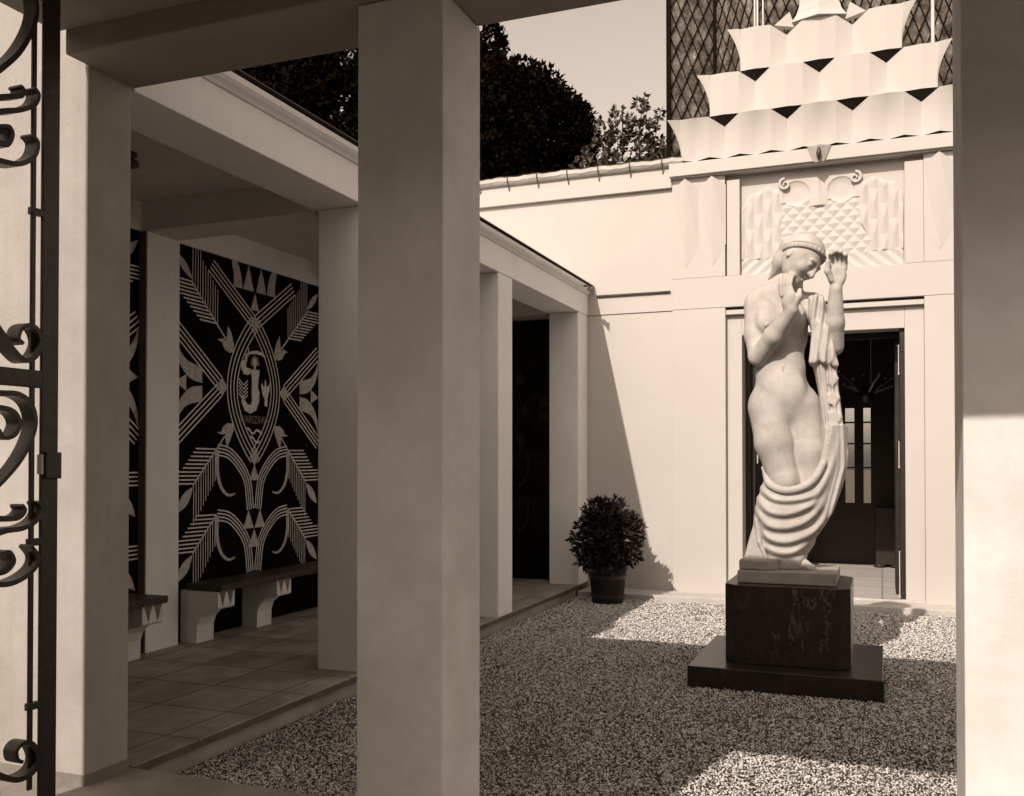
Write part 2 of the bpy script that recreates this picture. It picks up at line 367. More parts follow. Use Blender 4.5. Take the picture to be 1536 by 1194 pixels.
# ------------------------------------------------------------------ murals
MY0, MYC = 6.25, 7.34
def mp(px, py):
    q = at_x(px, py, XM); return (q.y - .025, q.z)
def z3(x, y): return mp(250+x/3.98, 340+y/3.98)
def z4(x, y): return mp(250+x/3.98, 600+y/3.98)
def z7(x, y): return mp(340+x/5.424, 500+y/5.424)
class Paint:
    def __init__(self, x): self.m = MB(); self.x = x
    def poly(self, pts, both=True):
        pts = [tuple(p) for p in pts]
        n = len(pts)
        self.m.add([(self.x, a, b) for a, b in pts], [tuple(range(n))])
        if both: self.m.add([(self.x, 2*MYC-a, b) for a, b in pts], [tuple(range(n))[::-1]])
    def line(self, pts, w, both=True, w1=None):
        P = [Vector(p) for p in pts]; L = []; R = []; n = len(P)
        for i, p in enumerate(P):
            t = (P[min(i+1, n-1)]-P[max(i-1, 0)]).normalized(); q = Vector((-t.y, t.x))
            ww = w if w1 is None else w+(w1-w)*i/(n-1)
            L.append(p+q*ww/2); R.append(p-q*ww/2)
        for i in range(n-1):
            self.poly([L[i], L[i+1], R[i+1], R[i]], both)
    def band(self, pts, k, gap, w, both=True):
        P = [Vector(p) for p in pts]; n = len(P)
        for j in range(k):
            o = (j-(k-1)/2)*gap; Q = []
            for i, p in enumerate(P):
                t = (P[min(i+1, n-1)]-P[max(i-1, 0)]).normalized(); Q.append(p+Vector((-t.y, t.x))*o)
            self.line(Q, w, both)
def spline(pts, n=10):
    P = [Vector(p) for p in pts]; P = [2*P[0]-P[1]]+P+[2*P[-1]-P[-2]]; out = []
    for i in range(1, len(P)-2):
        for k in range(n):
            t = k/n; a, b, c, d = P[i-1:i+3]
            out.append(.5*((2*b)+(c-a)*t+(2*a-5*b+4*c-d)*t*t+(3*b-a-3*c+d)*t**3))
    out.append(P[-2]); return out
def paint_pattern(emblem):
    L, Md = Paint(XM+.003), Paint(XM+.004)
    W = .0135; G = .039
    zt, zb = z3(530, 580)[1], z4(540, 342)[1]           # tips of the central lens
    zc = (zt+zb)/2; hw = .325
    arc = [(MYC-hw*(1-abs(a)**1.9), zc+(zt-zc)*a) for a in np.linspace(-1, 1, 41)]
    L.band(arc, 4, .046, W)
    tp = Vector(z3(318, 245)); L.band([(MYC-.03, zt+.02), (MYC-.62, tp.y)], 4, G, W)
    dm = .062
    for zz in (zt, zb): Md.poly([(MYC-dm*1.15, zz), (MYC, zz+dm*1.25), (MYC+dm*1.15, zz), (MYC, zz-dm*1.25)], False)
    zx = z3(355, 958)[1]; yx = MYC-.465
    L.band([(yx-.03, zx+.03), (MYC-1.07, z3(66, 592)[1])], 4, G, W)
    L.band([(yx-.03, zx-.03), (MYC-1.07, z4(66, 235)[1])], 4, G, W)
    Md.poly([(yx-dm*1.2, zx), (yx, zx+dm*1.3), (yx+dm*1.2, zx), (yx, zx-dm*1.3)])
    # side horns and triangle
    y0 = MYC-1.07; y1 = y0+.34
    for sg in (1, -1):
        o = spline([Vector((y0, zx+sg*.40)), Vector((y0+.05, zx+sg*.285)), Vector((y0+.15, zx+sg*.19)), Vector((y1, zx+sg*.145))], 6)
        n_ = spline([Vector((y1, zx+sg*.012)), Vector((y0+.20, zx+sg*.035)), Vector((y0+.085, zx+sg*.12)), Vector((y0+.015, zx+sg*.25)), Vector((y0, zx+sg*.40))], 6)
        Md.poly(list(o)+list(n_)[:-1])
    Md.poly([(y0+.0, zx), (y0+.14, zx+.07), (y0+.14, zx-.07)])
    # crown
    zk = z3(530, 392)[1]
    Md.poly([(MYC-.015, zk), (MYC-.095, zk+.24), (MYC-.175, zk)])
    Md.poly([(MYC-.185, zk)]+list(spline([Vector((MYC-.20, zk+.10)), Vector((MYC-.25, zk+.22)), Vector((MYC-.35, zk+.29))], 5))+list(spline([Vector((MYC-.335, zk+.2)), Vector((MYC-.31, zk+.10)), Vector((MYC-.315, zk))], 4)))
    Md.poly([(MYC-.062, zt+.12), (MYC, zk-.01), (MYC+.062, zt+.12)], False)
    # upper ferns
    s0, s1 = Vector(z3(160, 330)), Vector(z3(362, 672)); L.line([s0, s1], .016)
    for i in range(11):
        p = s0.lerp(s1, i*.072); L.line([p, (max(MYC-1.075, p.x-(.60 if i < 4 else .30-.008*i)), p.y+.005)], .014)
        q = s0.lerp(s1, .03+i*.072); L.line([q, (q.x+.002, q.y+(.36-.005*i if i > 3 else .52-.03*i))], .0085)
    a, b = Vector(z3(66, 150)), Vector(z3(166, 322)); t = (b-a); q = Vector((-t.y, t.x))*.13
    Md.poly([a+t*k+q*math.sin(math.pi*k) for k in np.linspace(0, 1, 9)]+[a+t*k-q*math.sin(math.pi*k) for k in np.linspace(1, 0, 9)])
    # tulips
    Md.poly([z3(*p) for p in ((375,592),(396,640),(409,700),(410,748),(385,756),(356,735),(338,692),(313,674),(345,668),(364,684),(370,640))])
    Md.poly([z4(*p) for p in ((308,194),(335,190),(345,160),(372,138),(405,142),(408,180),(392,230),(366,292),(360,240),(360,205),(335,205))])
    # two rows of arching ferns
    for dz in (0, -.572):
        def q4(x, y): a, b = z4(x, y); return (a, b+dz)
        top = Vector(q4(312, 296)); end = Vector((MYC-.055, q4(530, 650)[1]))
        pts = spline([top, Vector(q4(385, 320)), Vector(q4(450, 395)), Vector(q4(492, 490)), end], 8)
        L.band(pts, 4, .030, .013)
        hk = spline([Vector(q4(312, 300)), Vector(q4(311, 420)), Vector(q4(330, 510)), Vector(q4(362, 558)), Vector(q4(392, 568)), Vector(q4(418, 556))], 8)
        Md.line(hk, .052, True, .012)
        a, b = Vector(q4(308, 294)), Vector(q4(166, 512)); L.line([a, b], .016)
        if dz == 0: L.line([a, Vector(q4(357, 215))], .014)
        for i in range(10):
            p = a.lerp(b, i*.105); L.line([p, (max(MYC-1.075, p.x-(.27 if i < 6 else .60)), p.y+.003)], .013)
            p = a.lerp(b, .06+i*.1); L.line([p, (p.x, p.y-(.26+.010*i))], .0085)
        a, b = Vector(q4(166, 518)), Vector(q4(66, 680)); t = b-a; q = Vector((-t.y, t.x))*.16
        Md.poly([a+t*k+q*math.sin(math.pi*k) for k in np.linspace(0, 1, 9)]+[a+t*k-q*math.sin(math.pi*k) for k in np.linspace(1, 0, 9)])
    z1 = z4(540, 382)[1]; Md.poly([(MYC-.075, z1-.15), (MYC, z1), (MYC+.075, z1-.15)], False)
    z1 = z4(490, 655)[1]
    for yy, zz in ((-.085, 0), (.085, 0), (0, -.175)): Md.poly([(MYC+yy-.08, z1+zz-.17), (MYC+yy, z1+zz), (MYC+yy+.08, z1+zz-.17)], False)
    return L.m, Md.m
def emblem_paint():
    a, d = Paint(XM+.004), Paint(XM+.0045)
    Z = lambda pts: [(z7(*p)[0]-emb_dx, z7(*p)[1]) for p in pts]
    emb_dx = z7(237, 400)[0]-MYC
    a.poly(Z([(158,172),(200,150),(252,143),(300,160),(328,196),(318,203),(292,184),(250,170),(203,172),(165,186)]), False)
    a.line(Z([(186,120),(186,190)]), .012, False)
    a.poly(Z([(205,296),(276,302),(272,350),(263,440),(276,485),(272,560),(250,628),(200,655),(155,628),(130,560),(130,508),(155,508),(160,550),(180,578),(205,582),(215,550),(211,480),(215,400),(210,345)]), False)
    a.poly(Z([(130,225),(165,212),(169,280),(214,294),(214,322),(182,342),(150,334),(131,292)]), False)
    a.line(Z([(170,178),(164,235)]), .035, False)
    for i in range(5):
        a.line(Z([(106,365+30*i),(142,418+30*i)]), .011, False); a.line(Z([(181,385+30*i),(146,425+30*i)]), .013, False)
    a.poly(Z([(320,375),(332,400),(330,438),(346,430),(359,400),(356,470),(341,530),(339,600),(316,590),(318,540),(300,500),(289,430),(296,402),(310,440),(317,430)]), False)
    d.poly(Z([(212,200),(237,182),(262,200),(277,260),(258,270),(216,270),(203,255)]), False)
    hd = Paint(XM+.0052)
    c = (237, 235); hd.poly(Z([(c[0]+17*math.cos(t), c[1]+31*math.sin(t)) for t in np.linspace(0, 6.28, 15)[:-1]]), False)
    hd.line(Z([(237,262),(238,300)]), .03, False)
    for P in ([(175,770),(195,785),(213,815),(232,812),(250,788),(272,795),(297,820)], [(203,838),(222,850),(240,880),(258,888),(277,880)]):
        a.line(Z(P), .022, False)
    return a.m, d.m, hd.m
mu = thing('mural', 'black mural with white ferns, crown and a mermaid shield, behind the bench', 'mural', (XM, MYC, FZ), 'painted panels along the gallery wall')
def panel_mb(): return MB().box(XM-.028, XM, MY0-.0+.001, PY[2]-.001, FZ, 3.43)
lm, mm = paint_pattern(True); pm = panel_mb()
nf = [len(pm.f), len(pm.f)+len(lm.f)]
pm.add(lm.v, lm.f); pm.add(mm.v, mm.f)
pn = obj('painted_panel', pm, MURALBG, mu); pn.data.materials.append(PAINTL); pn.data.materials.append(PAINTM)
for i, f in enumerate(pn.data.polygons): f.material_index = 0 if i < nf[0] else (1 if i < nf[1] else 2)
m1 = copy_thing(mu, (0, PY[1]-PY[2], 0), 'black mural with white ferns, mostly hidden behind the left pillar')
obj('edge_strip', MB().box(XM+.001, -5.353, PY[1]-.014, PY[1]-.002, FZ, 3.425), NOSING, m1)
ep = thing('mural', 'near-black decorated panel on the end wall deep in the gallery', 'mural', (-4.58, 11.37, FZ), 'painted panels along the gallery wall')
e_ = MB().box(-5.38, XC-PW-.003, 11.365, 11.398, FZ, 3.42); nf2 = len(e_.f)
for src in (lm, mm): e_.add([(-4.58+(y-MYC)*.72, 11.362-(x-XM), min(z, 3.415)) for x, y, z in src.v], src.f)
en = obj('painted_panel', e_, MURALBG, ep); en.data.materials.append(FAINT)
for i, f in enumerate(en.data.polygons): f.material_index = 0 if i < nf2 else 1
ea, edk, eh = emblem_paint()
em = obj('emblem', ea, PAINTL, mu); em['label'] = 'pale mermaid raising a curved sword above waves'
obj('hair', edk, PAINTD, em); obj('face', eh, PAINTL, em)
def text_mesh(name, s, size, loc, mat, parent):
    c = bpy.data.curves.new(name, 'FONT'); c.body = s; c.size = size; c.align_x = 'CENTER'; c.align_y = 'CENTER'
    o = bpy.data.objects.new(name, c); COL.objects.link(o)
    bpy.context.view_layer.update()
    me = bpy.data.meshes.new_from_object(o.evaluated_get(bpy.context.evaluated_depsgraph_get()))
    bpy.data.objects.remove(o)
    for v in me.vertices:
        x, y = v.co.x, v.co.y
        v.co = Vector((loc[0], loc[1]+x*.82, loc[2]+y*1.1))
    return link_mesh(name, me, mat, parent)
tz = z7(240, 708)[1]
text_mesh('lettering', 'WARSZAWA', .092, (XM+.004, MYC, tz), PAINTD, mu)

# ------------------------------------------------------------------ benches
def bench_parts(t, y0, y1, supports, SX=-5.02):
    zs = .565
    obj('seat', MB().box(XM+.075, SX+.03, y0, y1, zs, zs+.052), SEAT, t, bevel=.006)
    for ys in supports:
        pr = [(SX, zs-.004), (SX, zs-.135), (SX-.02, zs-.150), (SX-.075, zs-.158), (SX-.135, zs-.180), (SX-.185, zs-.225), (SX-.21, zs-.29), (SX-.215, FZ), (-5.40, FZ), (-5.40, zs-.004)]
        s = obj('support', MB().prism(pr[::-1], 'y', ys, ys+.215), BENCHST, t, bevel=.004, fix=True)
        cm = MB(); x = SX+.001; h0, h1 = zs-.130, zs-.008
        for k in range(2):
            ya = ys+.018+k*.098; yb = ya+.082; ym = (ya+yb)/2
            # sunk triangles cut in the block face, modelled as little inverted pyramids standing proud
            cm.add([(x, ya, h1), (x, yb, h1), (x, ym, h0), (x+.014, ym, h1-.03)], [(0, 1, 3), (1, 2, 3), (2, 0, 3)])
        obj('carved_triangles', cm, RISER, s, fix=False)
be = thing('stone_bench', 'dark topped stone bench under the mural with the mermaid', 'bench', (-5.2, 7.3, FZ), 'benches along the gallery wall')
bench_parts(be, 6.33, 8.42, [6.16+.17, 7.14])
b2 = thing('stone_bench', 'dark topped stone bench cut off behind the left pillar', 'bench', (-5.2, 4.6, FZ), 'benches along the gallery wall')
bench_parts(b2, 3.66, 5.72, [4.1, 5.485])

# ------------------------------------------------------------------ main hall
ha = thing('main_hall', 'sunlit white pavilion wall with tall doorway and scalloped stone crest', 'building', (-.64, YB, 0))
DX0, DX1, DZ = -1.535, .245, 3.115          # door opening
SX0, SX1 = -1.715, .445                     # sunk surround
BX0, BX1 = -2.345, 1.075                    # projecting bay
YP = YB-.04                                 # bay plane
ZL = 3.445
# left wing
obj('wall', MB().box(-6.0, BX0-.001, YB+.014, YB+.34, .06, ZL).box(-6.0, BX0-.001, YB, YB+.34, ZL+.002, 4.925), WHITE, ha, bevel=.004)
obj('cornice', MB().box(-6.0, BX0-.002, YB-.055, YB+.34, 4.928, 5.165), WHITE, ha, bevel=.006)
obj('wall', MB().box(BX1+.001, 4.5, YB, YB+.34, .06, 5.1), WHITE, ha, bevel=.004)
# wall strip above gallery shadow
obj('conduit', MB().box(-3.30, -2.375, YB-.028, YB-.002, 3.668, 3.688), DARKMETAL, ha)
# bay
m = MB()
m.box(BX0, SX0, YP+.004, YB+.34, .06, ZL).box(SX1, BX1, YP+.004, YB+.34, .06, ZL)
m.box(BX0, BX1, YP, YB+.34, ZL+.002, 3.815)
m.box(BX0, SX0, YP+.002, YB+.34, 3.817, 5.02).box(SX1, BX1, YP+.002, YB+.34, 3.817, 5.02)
obj('portal_wall', m, WHITE, ha, bevel=.005)
obj('door_surround', MB().box(SX0+.001, DX0, YB+.05, YB+.34, .062, ZL-.02).box(DX1, SX1-.001, YB+.05, YB+.34, .062, ZL-.02)
    .box(DX0+.001, DX1-.001, YB+.0505, YB+.34, DZ, ZL-.02), WHITE, ha, bevel=.004)
obj('lintel', MB().box(SX0+.002, SX1-.002, YB-.012, YB+.3, 3.36, 3.415), WHITE, ha, bevel=.004)
obj('panel_wall', MB().box(SX0+.001, SX1-.001, YB+.06, YB+.34, 3.818, 5.02), WHITE, ha)
obj('strip', MB().box(SX0+.02, DX0-.012, YP+.01, YB+.058, 3.818, 4.95), WHITE, ha, bevel=.004)
obj('strip', MB().box(.25, SX1-.002, YP+.006, YB+.058, 3.818, 4.95), WHITE, ha, bevel=.004)
obj('cornice', MB().box(BX0-.02, BX1+.02, YB-.13, YB+.34, 5.035, 5.19).box(BX0, BX1, YB-.10, YB+.34, 5.022, 5.034), WHITE, ha, bevel=.006)
# crystal pleats on pilaster heads
def pleat(mb, cx, hw, z1, zd, z0, dep):
    y = YP+.002
    P = [(cx-hw, y, zd), (cx, y-dep, z1), (cx+hw, y, zd), (cx, y-.004, z0), (cx-hw, y, z0+.25), (cx+hw, y, z0+.25), (cx, y, z1+.0)]
    mb.add(P, [(0, 4, 3, 1), (1, 3, 5, 2), (0, 1, 6), (1, 2, 6)])
for cx in (-2.18, -1.86, .60, .92):
    m = MB(); pleat(m, cx, .155, 5.005, 4.90, 3.95, .065); obj('crystal_pleat', m, WHITE, ha)
# relief panel
RX0, RX1, RZ0, RZ1 = DX0+.002, .235, 3.83, 4.95
YR = YB+.055
def relief():
    nx, nz = 360, 240
    xs = np.linspace(RX0, RX1, nx); zs = np.linspace(RZ0, RZ1, nz); X, Zg = np.meshgrid(xs, zs)
    u = (X-RX0)/(RX1-RX0)*2-1; v = (Zg-RZ0)/(RZ1-RZ0); au = np.abs(u)
    x = u*.885; z = v*1.12
    saw = lambda a: 1-np.abs((a % 1)*2-1)
    # outer flutes: fat rounded strips with stepped diamonds along them
    col = np.floor(au*8.4); fl = np.sqrt(saw(au*8.4))
    dm = np.minimum(saw(au*8.4), saw(v*3.2+.5*col))
    outer = .010+.058*fl*(.35+.65*dm)
    headz = 1.02-.05*saw(au*4.2+.2)-.20*np.clip((au-.74)/.26, 0, 1)**1.6
    q = np.clip((headz-z)/.05, 0, 1); outer = outer*np.sqrt(q)
    # pyramids
    p = .105; a = (x+z)/p/1.414; b = (x-z)/p/1.414
    pyr = .010+.030*np.minimum(saw(a), saw(b))
    cen = (au < .50-.16*np.abs(v-.45)) | ((u > .1) & (u < .62-.6*np.abs(v-.25)))
    h = np.where(cen & (z < .86), pyr, outer)
    # chevron foot
    chv = .010+.026*saw((x*np.sign(u)*.9+z)/.14)
    h = np.where(z < .17, chv, h)
    # scroll bowls and leaf between
    h = np.where((z > .80) & (z < 1.10) & (au < .52), .034, h)
    for s_ in (-.265, .235):
        r = np.hypot(x-s_, (z-.90)*1.05)/.155
        h = np.where((r < 1) & (z > .74), .034-.050*np.sqrt(np.clip(1-r**2, 0, 1)), h)
    lf = np.abs(x+.015)/np.clip((1.10-z)*.40, .001, .105)
    h = np.where((lf < 1) & (z > .74), .030+.045*(1-lf), h)
    h = np.where(z > 1.10, 0, h)
    V = np.stack([X, YR-.6*h, Zg], -1).reshape(-1, 3)
    i = np.arange(nx*nz).reshape(nz, nx); Fa = np.stack([i[:-1, :-1], i[:-1, 1:], i[1:, 1:], i[1:, :-1]], -1).reshape(-1, 4)
    return V, Fa
V, Fa = relief(); rp = np_obj('relief_panel', V, Fa, WHITE, ha)
def spiral(cx, cz, r0, turns, sgn, y, n=34):
    out = []
    for i in range(n):
        t = i/(n-1); a = turns*2*math.pi*t; r = r0*(1-t*.85)
        out.append((cx+sgn*r*math.cos(a+math.pi*.5), y, cz+r*math.sin(a+math.pi*.5)))
    return out
cm = (RX0+RX1)/2
for sg in (-1, 1):
    cx, cz = cm+sg*.385, 4.845
    pts = spiral(cx, cz, .07, 1.35, -sg, YR-.035)
    obj('scroll', MB().tube(pts, [.021-.010*i/33 for i in range(34)], 8), WHITE, rp, smooth=True)
# keystone hanging over the cornice face
kx = -.645
ks = MB()
ks.add([(kx-.13, YB-.145, 5.195), (kx, YB-.22, 5.195), (kx+.13, YB-.145, 5.195), (kx-.055, YB-.145, 5.02), (kx, YB-.17, 5.01), (kx+.055, YB-.145, 5.02),
        (kx-.13, YB-.125, 5.195), (kx+.13, YB-.125, 5.195), (kx-.055, YB-.125, 5.02), (kx+.055, YB-.125, 5.02)],
       [(0, 3, 4, 1), (1, 4, 5, 2), (0, 1, 2, 7, 6), (3, 8, 9, 5, 4), (0, 6, 8, 3), (2, 5, 9, 7)])
k = obj('keystone', ks, CAPST, ha, fix=True)
sl = MB()
sl.lathe([(.004, -.075), (.022, -.04), (.028, 0), (.022, .04), (.004, .075)], (kx, YB-.207, 5.10), 10)
obj('drop', sl, DARKMETAL, k, smooth=True)
# zinc gutter
g = MB(); gx = [-6.0+.001, -2.20]
prof = [(YB-.05, 5.17), (YB-.10, 5.185), (YB-.125, 5.215), (YB-.13, 5.262), (YB-.122, 5.262), (YB-.118, 5.22), (YB-.095, 5.195), (YB-.04, 5.18)]
nseg = 60; rows = []
for i in range(nseg+1):
    x = gx[0]+(gx[1]-gx[0])*i/nseg; dz = .006*math.sin(i*.9)+.004*math.sin(i*2.3)
    rows.append([(x, a, b+dz*(1 if b > 5.2 else .2)) for a, b in prof])
n = len(prof)
g.add([p for r in rows for p in r], [(i*n+k, (i+1)*n+k, (i+1)*n+(k+1) % n, i*n+(k+1) % n) for i in range(nseg) for k in range(n)])
gu = obj('gutter', g, GUTTER, ha, fix=True)
for i in range(7):
    x = -4.85+i*.40
    obj('bracket', MB().tube([(x, YB-.056, 5.10), (x, YB-.10, 5.17), (x, YB-.136, 5.22), (x, YB-.137, 5.268), (x, YB-.06, 5.285)], .006, 6), DARKMETAL, gu)
obj('gutter_rim', MB().tube([(gx[0]+(gx[1]-gx[0])*i/nseg, YB-.128, 5.266+.006*math.sin(i*.9)+.004*math.sin(i*2.3)) for i in range(nseg+1)], .007, 6), DARKMETAL, gu)
obj('roof', MB().prism([(YB-.03, 5.20), (YB+2.2, 5.42), (15.3, 5.2), (15.3, 4.85), (YB-.03, 4.95+.22)], 'x', -6.0, -2.5), GUTTER, ha, fix=True)
# scalloped crest
P_, H_ = .71, .485
def scale_mb(cx, z0, row, left, right):
    nu, ntt = 25, 20; hw = P_/2; V = []; m = MB()
    for j in range(ntt):
        t = j/(ntt-1); e = t**2.3
        for i in range(nu):
            u = -1+2*i/(nu-1); a = abs(u)
            if row == 0: b = .088+.03*(1-abs(2*a-1))
            else: b = .168+.022*(1-min(a/.5, 1)) - .05*max(0, a-.5)/.5
            T = .178+.022*(1-min(a/.5, 1)) - .05*max(0, a-.5)/.5
            zz = z0+H_*t*(1.0-.225*max(0, a-.5)/.5)
            x = cx+u*hw; V_ = .05*max(0, a-.5)/.5*t
            if (u < -.45 and left) or (u > .45 and right):
                s = -1 if u < 0 else 1; k = (a-.45)/.55
                x = cx+s*(hw*.45+(hw*(.0+.42*e)+.0)*k + .0)
                b = (.10 if row == 0 else .168)-.02*k; T = .195-.01*k; zz = z0+H_*t+.02*e*k; V_ = 0
            if row == 0: zz += .026*(1-abs(2*a-1))*(1-t)**2
            V.append((x, YB-.02-(b+(T-b)*e-V_), zz))
    F = [(j*nu+i, j*nu+i+1, (j+1)*nu+i+1, (j+1)*nu+i) for j in range(ntt-1) for i in range(nu-1)]
    m.add(V, F)
    # back rim, top, bottom and sides
    yb = YB+.10
    o = len(m.v)
    ring = [i for i in range(nu)]+[j*nu+nu-1 for j in range(1, ntt)]+[(ntt-1)*nu+i for i in range(nu-2, -1, -1)]+[j*nu for j in range(ntt-2, 0, -1)]
    bk = []
    for q in ring:
        x, y, z = m.v[q]; x2 = cx+max(-hw*.42, min(hw*.42, x-cx)) if (left and x < cx) or (right and x > cx) else x
        bk.append((x2, yb, z))
    L = len(ring); m.v += bk
    m.f += [(ring[(k+1) % L], ring[k], o+k, o+(k+1) % L) for k in range(nu-1, L)]     # open below: a hollow shell
    return m
rows = [(5, 0), (4, 1), (3, 2)]
cw = MB()
for cnt, r in rows:
    xs = [-.64+(i-(cnt-1)/2)*P_ for i in range(cnt)]
    z0 = 5.192+r*H_
    for i, x in enumerate(xs):
        obj('crest_scale', scale_mb(x, z0, r, i == 0, i == cnt-1), WHITE, ha)
    cw.box(xs[0]-.15, xs[-1]+.15, YB+.104, YB+.30, z0+.001, z0+H_-.001)
obj('crest_wall', cw, STEPST, ha)
# finial above the crest
fm = MB(); zf = 5.192+3*H_
pf = [(.30, 0), (.245, .08), (.215, .18), (.21, .28), (.23, .42), (.28, .55), (.31, .62)]
vs = []
for hw, z in pf:
    dp = .13+.5*(hw-.2)
    vs += [(-.64-hw, YB-.06-dp*.6, zf+z), (-.64, YB-.10-dp, zf+z), (-.64+hw, YB-.06-dp*.6, zf+z), (-.64+hw*.8, YB+.2, zf+z), (-.64-hw*.8, YB+.2, zf+z)]
n = len(pf)
fm.add(vs, [(i*5+k, i*5+(k+1) % 5, (i+1)*5+(k+1) % 5, (i+1)*5+k) for i in range(n-1) for k in range(5)]+[(4, 3, 2, 1, 0), tuple((n-1)*5+k for k in range(5))])
obj('crest_finial', fm, WHITE, ha, fix=True)
for s in (-1, 1):
    wg = MB(); wg.add([(-.64+s*.27, YB-.03, zf+.0), (-.64+s*.33, YB-.05, zf+.18), (-.64+s*.50, YB-.05, zf+.05), (-.64+s*.27, YB+.05, zf+.0), (-.64+s*.33, YB+.05, zf+.18), (-.64+s*.50, YB+.05, zf+.05)],
           [(0, 1, 2), (5, 4, 3), (0, 3, 4, 1), (1, 4, 5, 2), (2, 5, 3, 0)])
    obj('crest_wing', wg, WHITE, ha, fix=True)
# hall shell and interior
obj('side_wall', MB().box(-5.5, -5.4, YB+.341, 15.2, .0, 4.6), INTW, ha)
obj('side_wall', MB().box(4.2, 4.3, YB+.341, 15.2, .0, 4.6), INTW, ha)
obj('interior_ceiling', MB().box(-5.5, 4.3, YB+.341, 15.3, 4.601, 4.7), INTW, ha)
op = [(-.80, -.665), (-.52, -.375), (-.262, -.145)]
PZ0, PZ1 = 1.0, 2.43
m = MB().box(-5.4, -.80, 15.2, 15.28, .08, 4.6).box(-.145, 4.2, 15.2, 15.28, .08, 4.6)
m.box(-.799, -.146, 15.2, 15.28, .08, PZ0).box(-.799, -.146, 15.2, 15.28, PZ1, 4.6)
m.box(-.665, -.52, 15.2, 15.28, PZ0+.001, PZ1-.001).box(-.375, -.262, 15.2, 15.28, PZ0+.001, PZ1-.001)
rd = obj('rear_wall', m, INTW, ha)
for x0, x1 in op:
    fr = [(x0, PZ0), (x1, PZ0), (x1, PZ1), (x0, PZ1)]
    w = obj('window', MB().box(x0, x0+.008, 15.205, 15.235, PZ0, PZ1).box(x1-.008, x1, 15.205, 15.235, PZ0, PZ1), WOOD, rd)
    for zz in (1.52, 1.88, 2.20): obj('glazing_bar', MB().box(x0+.008, x1-.008, 15.207, 15.233, zz, zz+.024), WOOD, w)
    obj('pane', MB().box(x0, x1, 15.24, 15.245, PZ0, PZ1), PANE, w)
# doors
obj('door_frame', MB().box(DX0+.001, DX0+.055, YB+.345, YB+.46, .086, DZ-.002).box(DX1-.052, DX1-.001, YB+.10, YB+.46, .086, DZ-.002)
    .box(DX0+.056, DX1-.053, YB+.345, YB+.46, DZ-.07, DZ-.003), WOOD, ha, bevel=.004)
d1 = obj('door_leaf', MB().box(DX0+.04, DX0+.10, YB+.465, YB+1.30, .09, DZ-.08), WOOD, ha, bevel=.006)
obj('moulding', MB().box(DX0+.101, DX0+.112, YB+.60, YB+1.15, .4, 1.4).box(DX0+.101, DX0+.112, YB+.60, YB+1.15, 1.6, 2.9), WOOD, d1, bevel=.004)
obj('bolt_rod', MB().tube([(DX0+.118, YB+.53, 1.6), (DX0+.118, YB+.53, 2.1)], .009, 6), GUTTER, d1)
d2 = obj('door_leaf', MB().box(DX1-.10, DX1-.045, YB+.465, YB+1.30, .09, DZ-.08), WOOD, ha, bevel=.006)
for a_, b_ in ((.10, .62), (1.55, 1.85), (2.6, 2.93)):
    obj('bolt_rod', MB().tube([(DX1-.064, YB+.096, a_), (DX1-.064, YB+.096, a_+.02), (DX1-.064, YB+.096, b_-.02), (DX1-.064, YB+.096, b_)], [.011, .006, .006, .011], 6), GUTTER, d2)

# interior furniture seen in the gloom
ch = thing('chandelier', 'dark chandelier with thin spread arms hanging inside the doorway', 'chandelier', (-.2, 14.0, 2.6))
obj('stem', MB().tube([(-.2, 14.0, 2.52), (-.2, 14.0, 4.6)], .02, 6), DARKMETAL, ch)
obj('hub', MB().lathe([(.03, -.12), (.10, -.05), (.12, 0), (.05, .08)], (-.2, 14.0, 2.55)), DARKMETAL, ch, smooth=True)
for i in range(9):
    a = i*2*math.pi/9+.25; r = .42 if i % 2 else .56; zr = .14+.07*(i % 3)
    ar = obj('arm', MB().tube([(-.2+.08*math.cos(a), 14+.08*math.sin(a), 2.56), (-.2+r*.6*math.cos(a), 14+r*.6*math.sin(a), 2.58+zr*.55), (-.2+r*math.cos(a), 14+r*math.sin(a), 2.56+zr)], [.014, .011, .008], 6), GUTTER if i in (0, 3, 7) else DARKMETAL, ch)
    obj('bead', MB().lathe([(.004, -.02), (.02, 0), (.004, .02)], (-.2+r*math.cos(a), 14+r*math.sin(a), 2.585+zr), 8), GUTTER, ar, smooth=True)
ca = thing('cabinet', 'dark low cabinet on round feet in the gloom right of the doorway', 'cabinet', (.15, 15.0, .085))
obj('body', MB().box(-.09, .5, 14.8, 15.18, .13, .95), WOOD, ca, bevel=.01)
for x in (-.035, .185, .44): obj('foot', MB().lathe([(.055, .086), (.085, .10), (.085, .125), (.05, .14)], (x, 14.83, 0), 14), WOOD, ca, smooth=True)

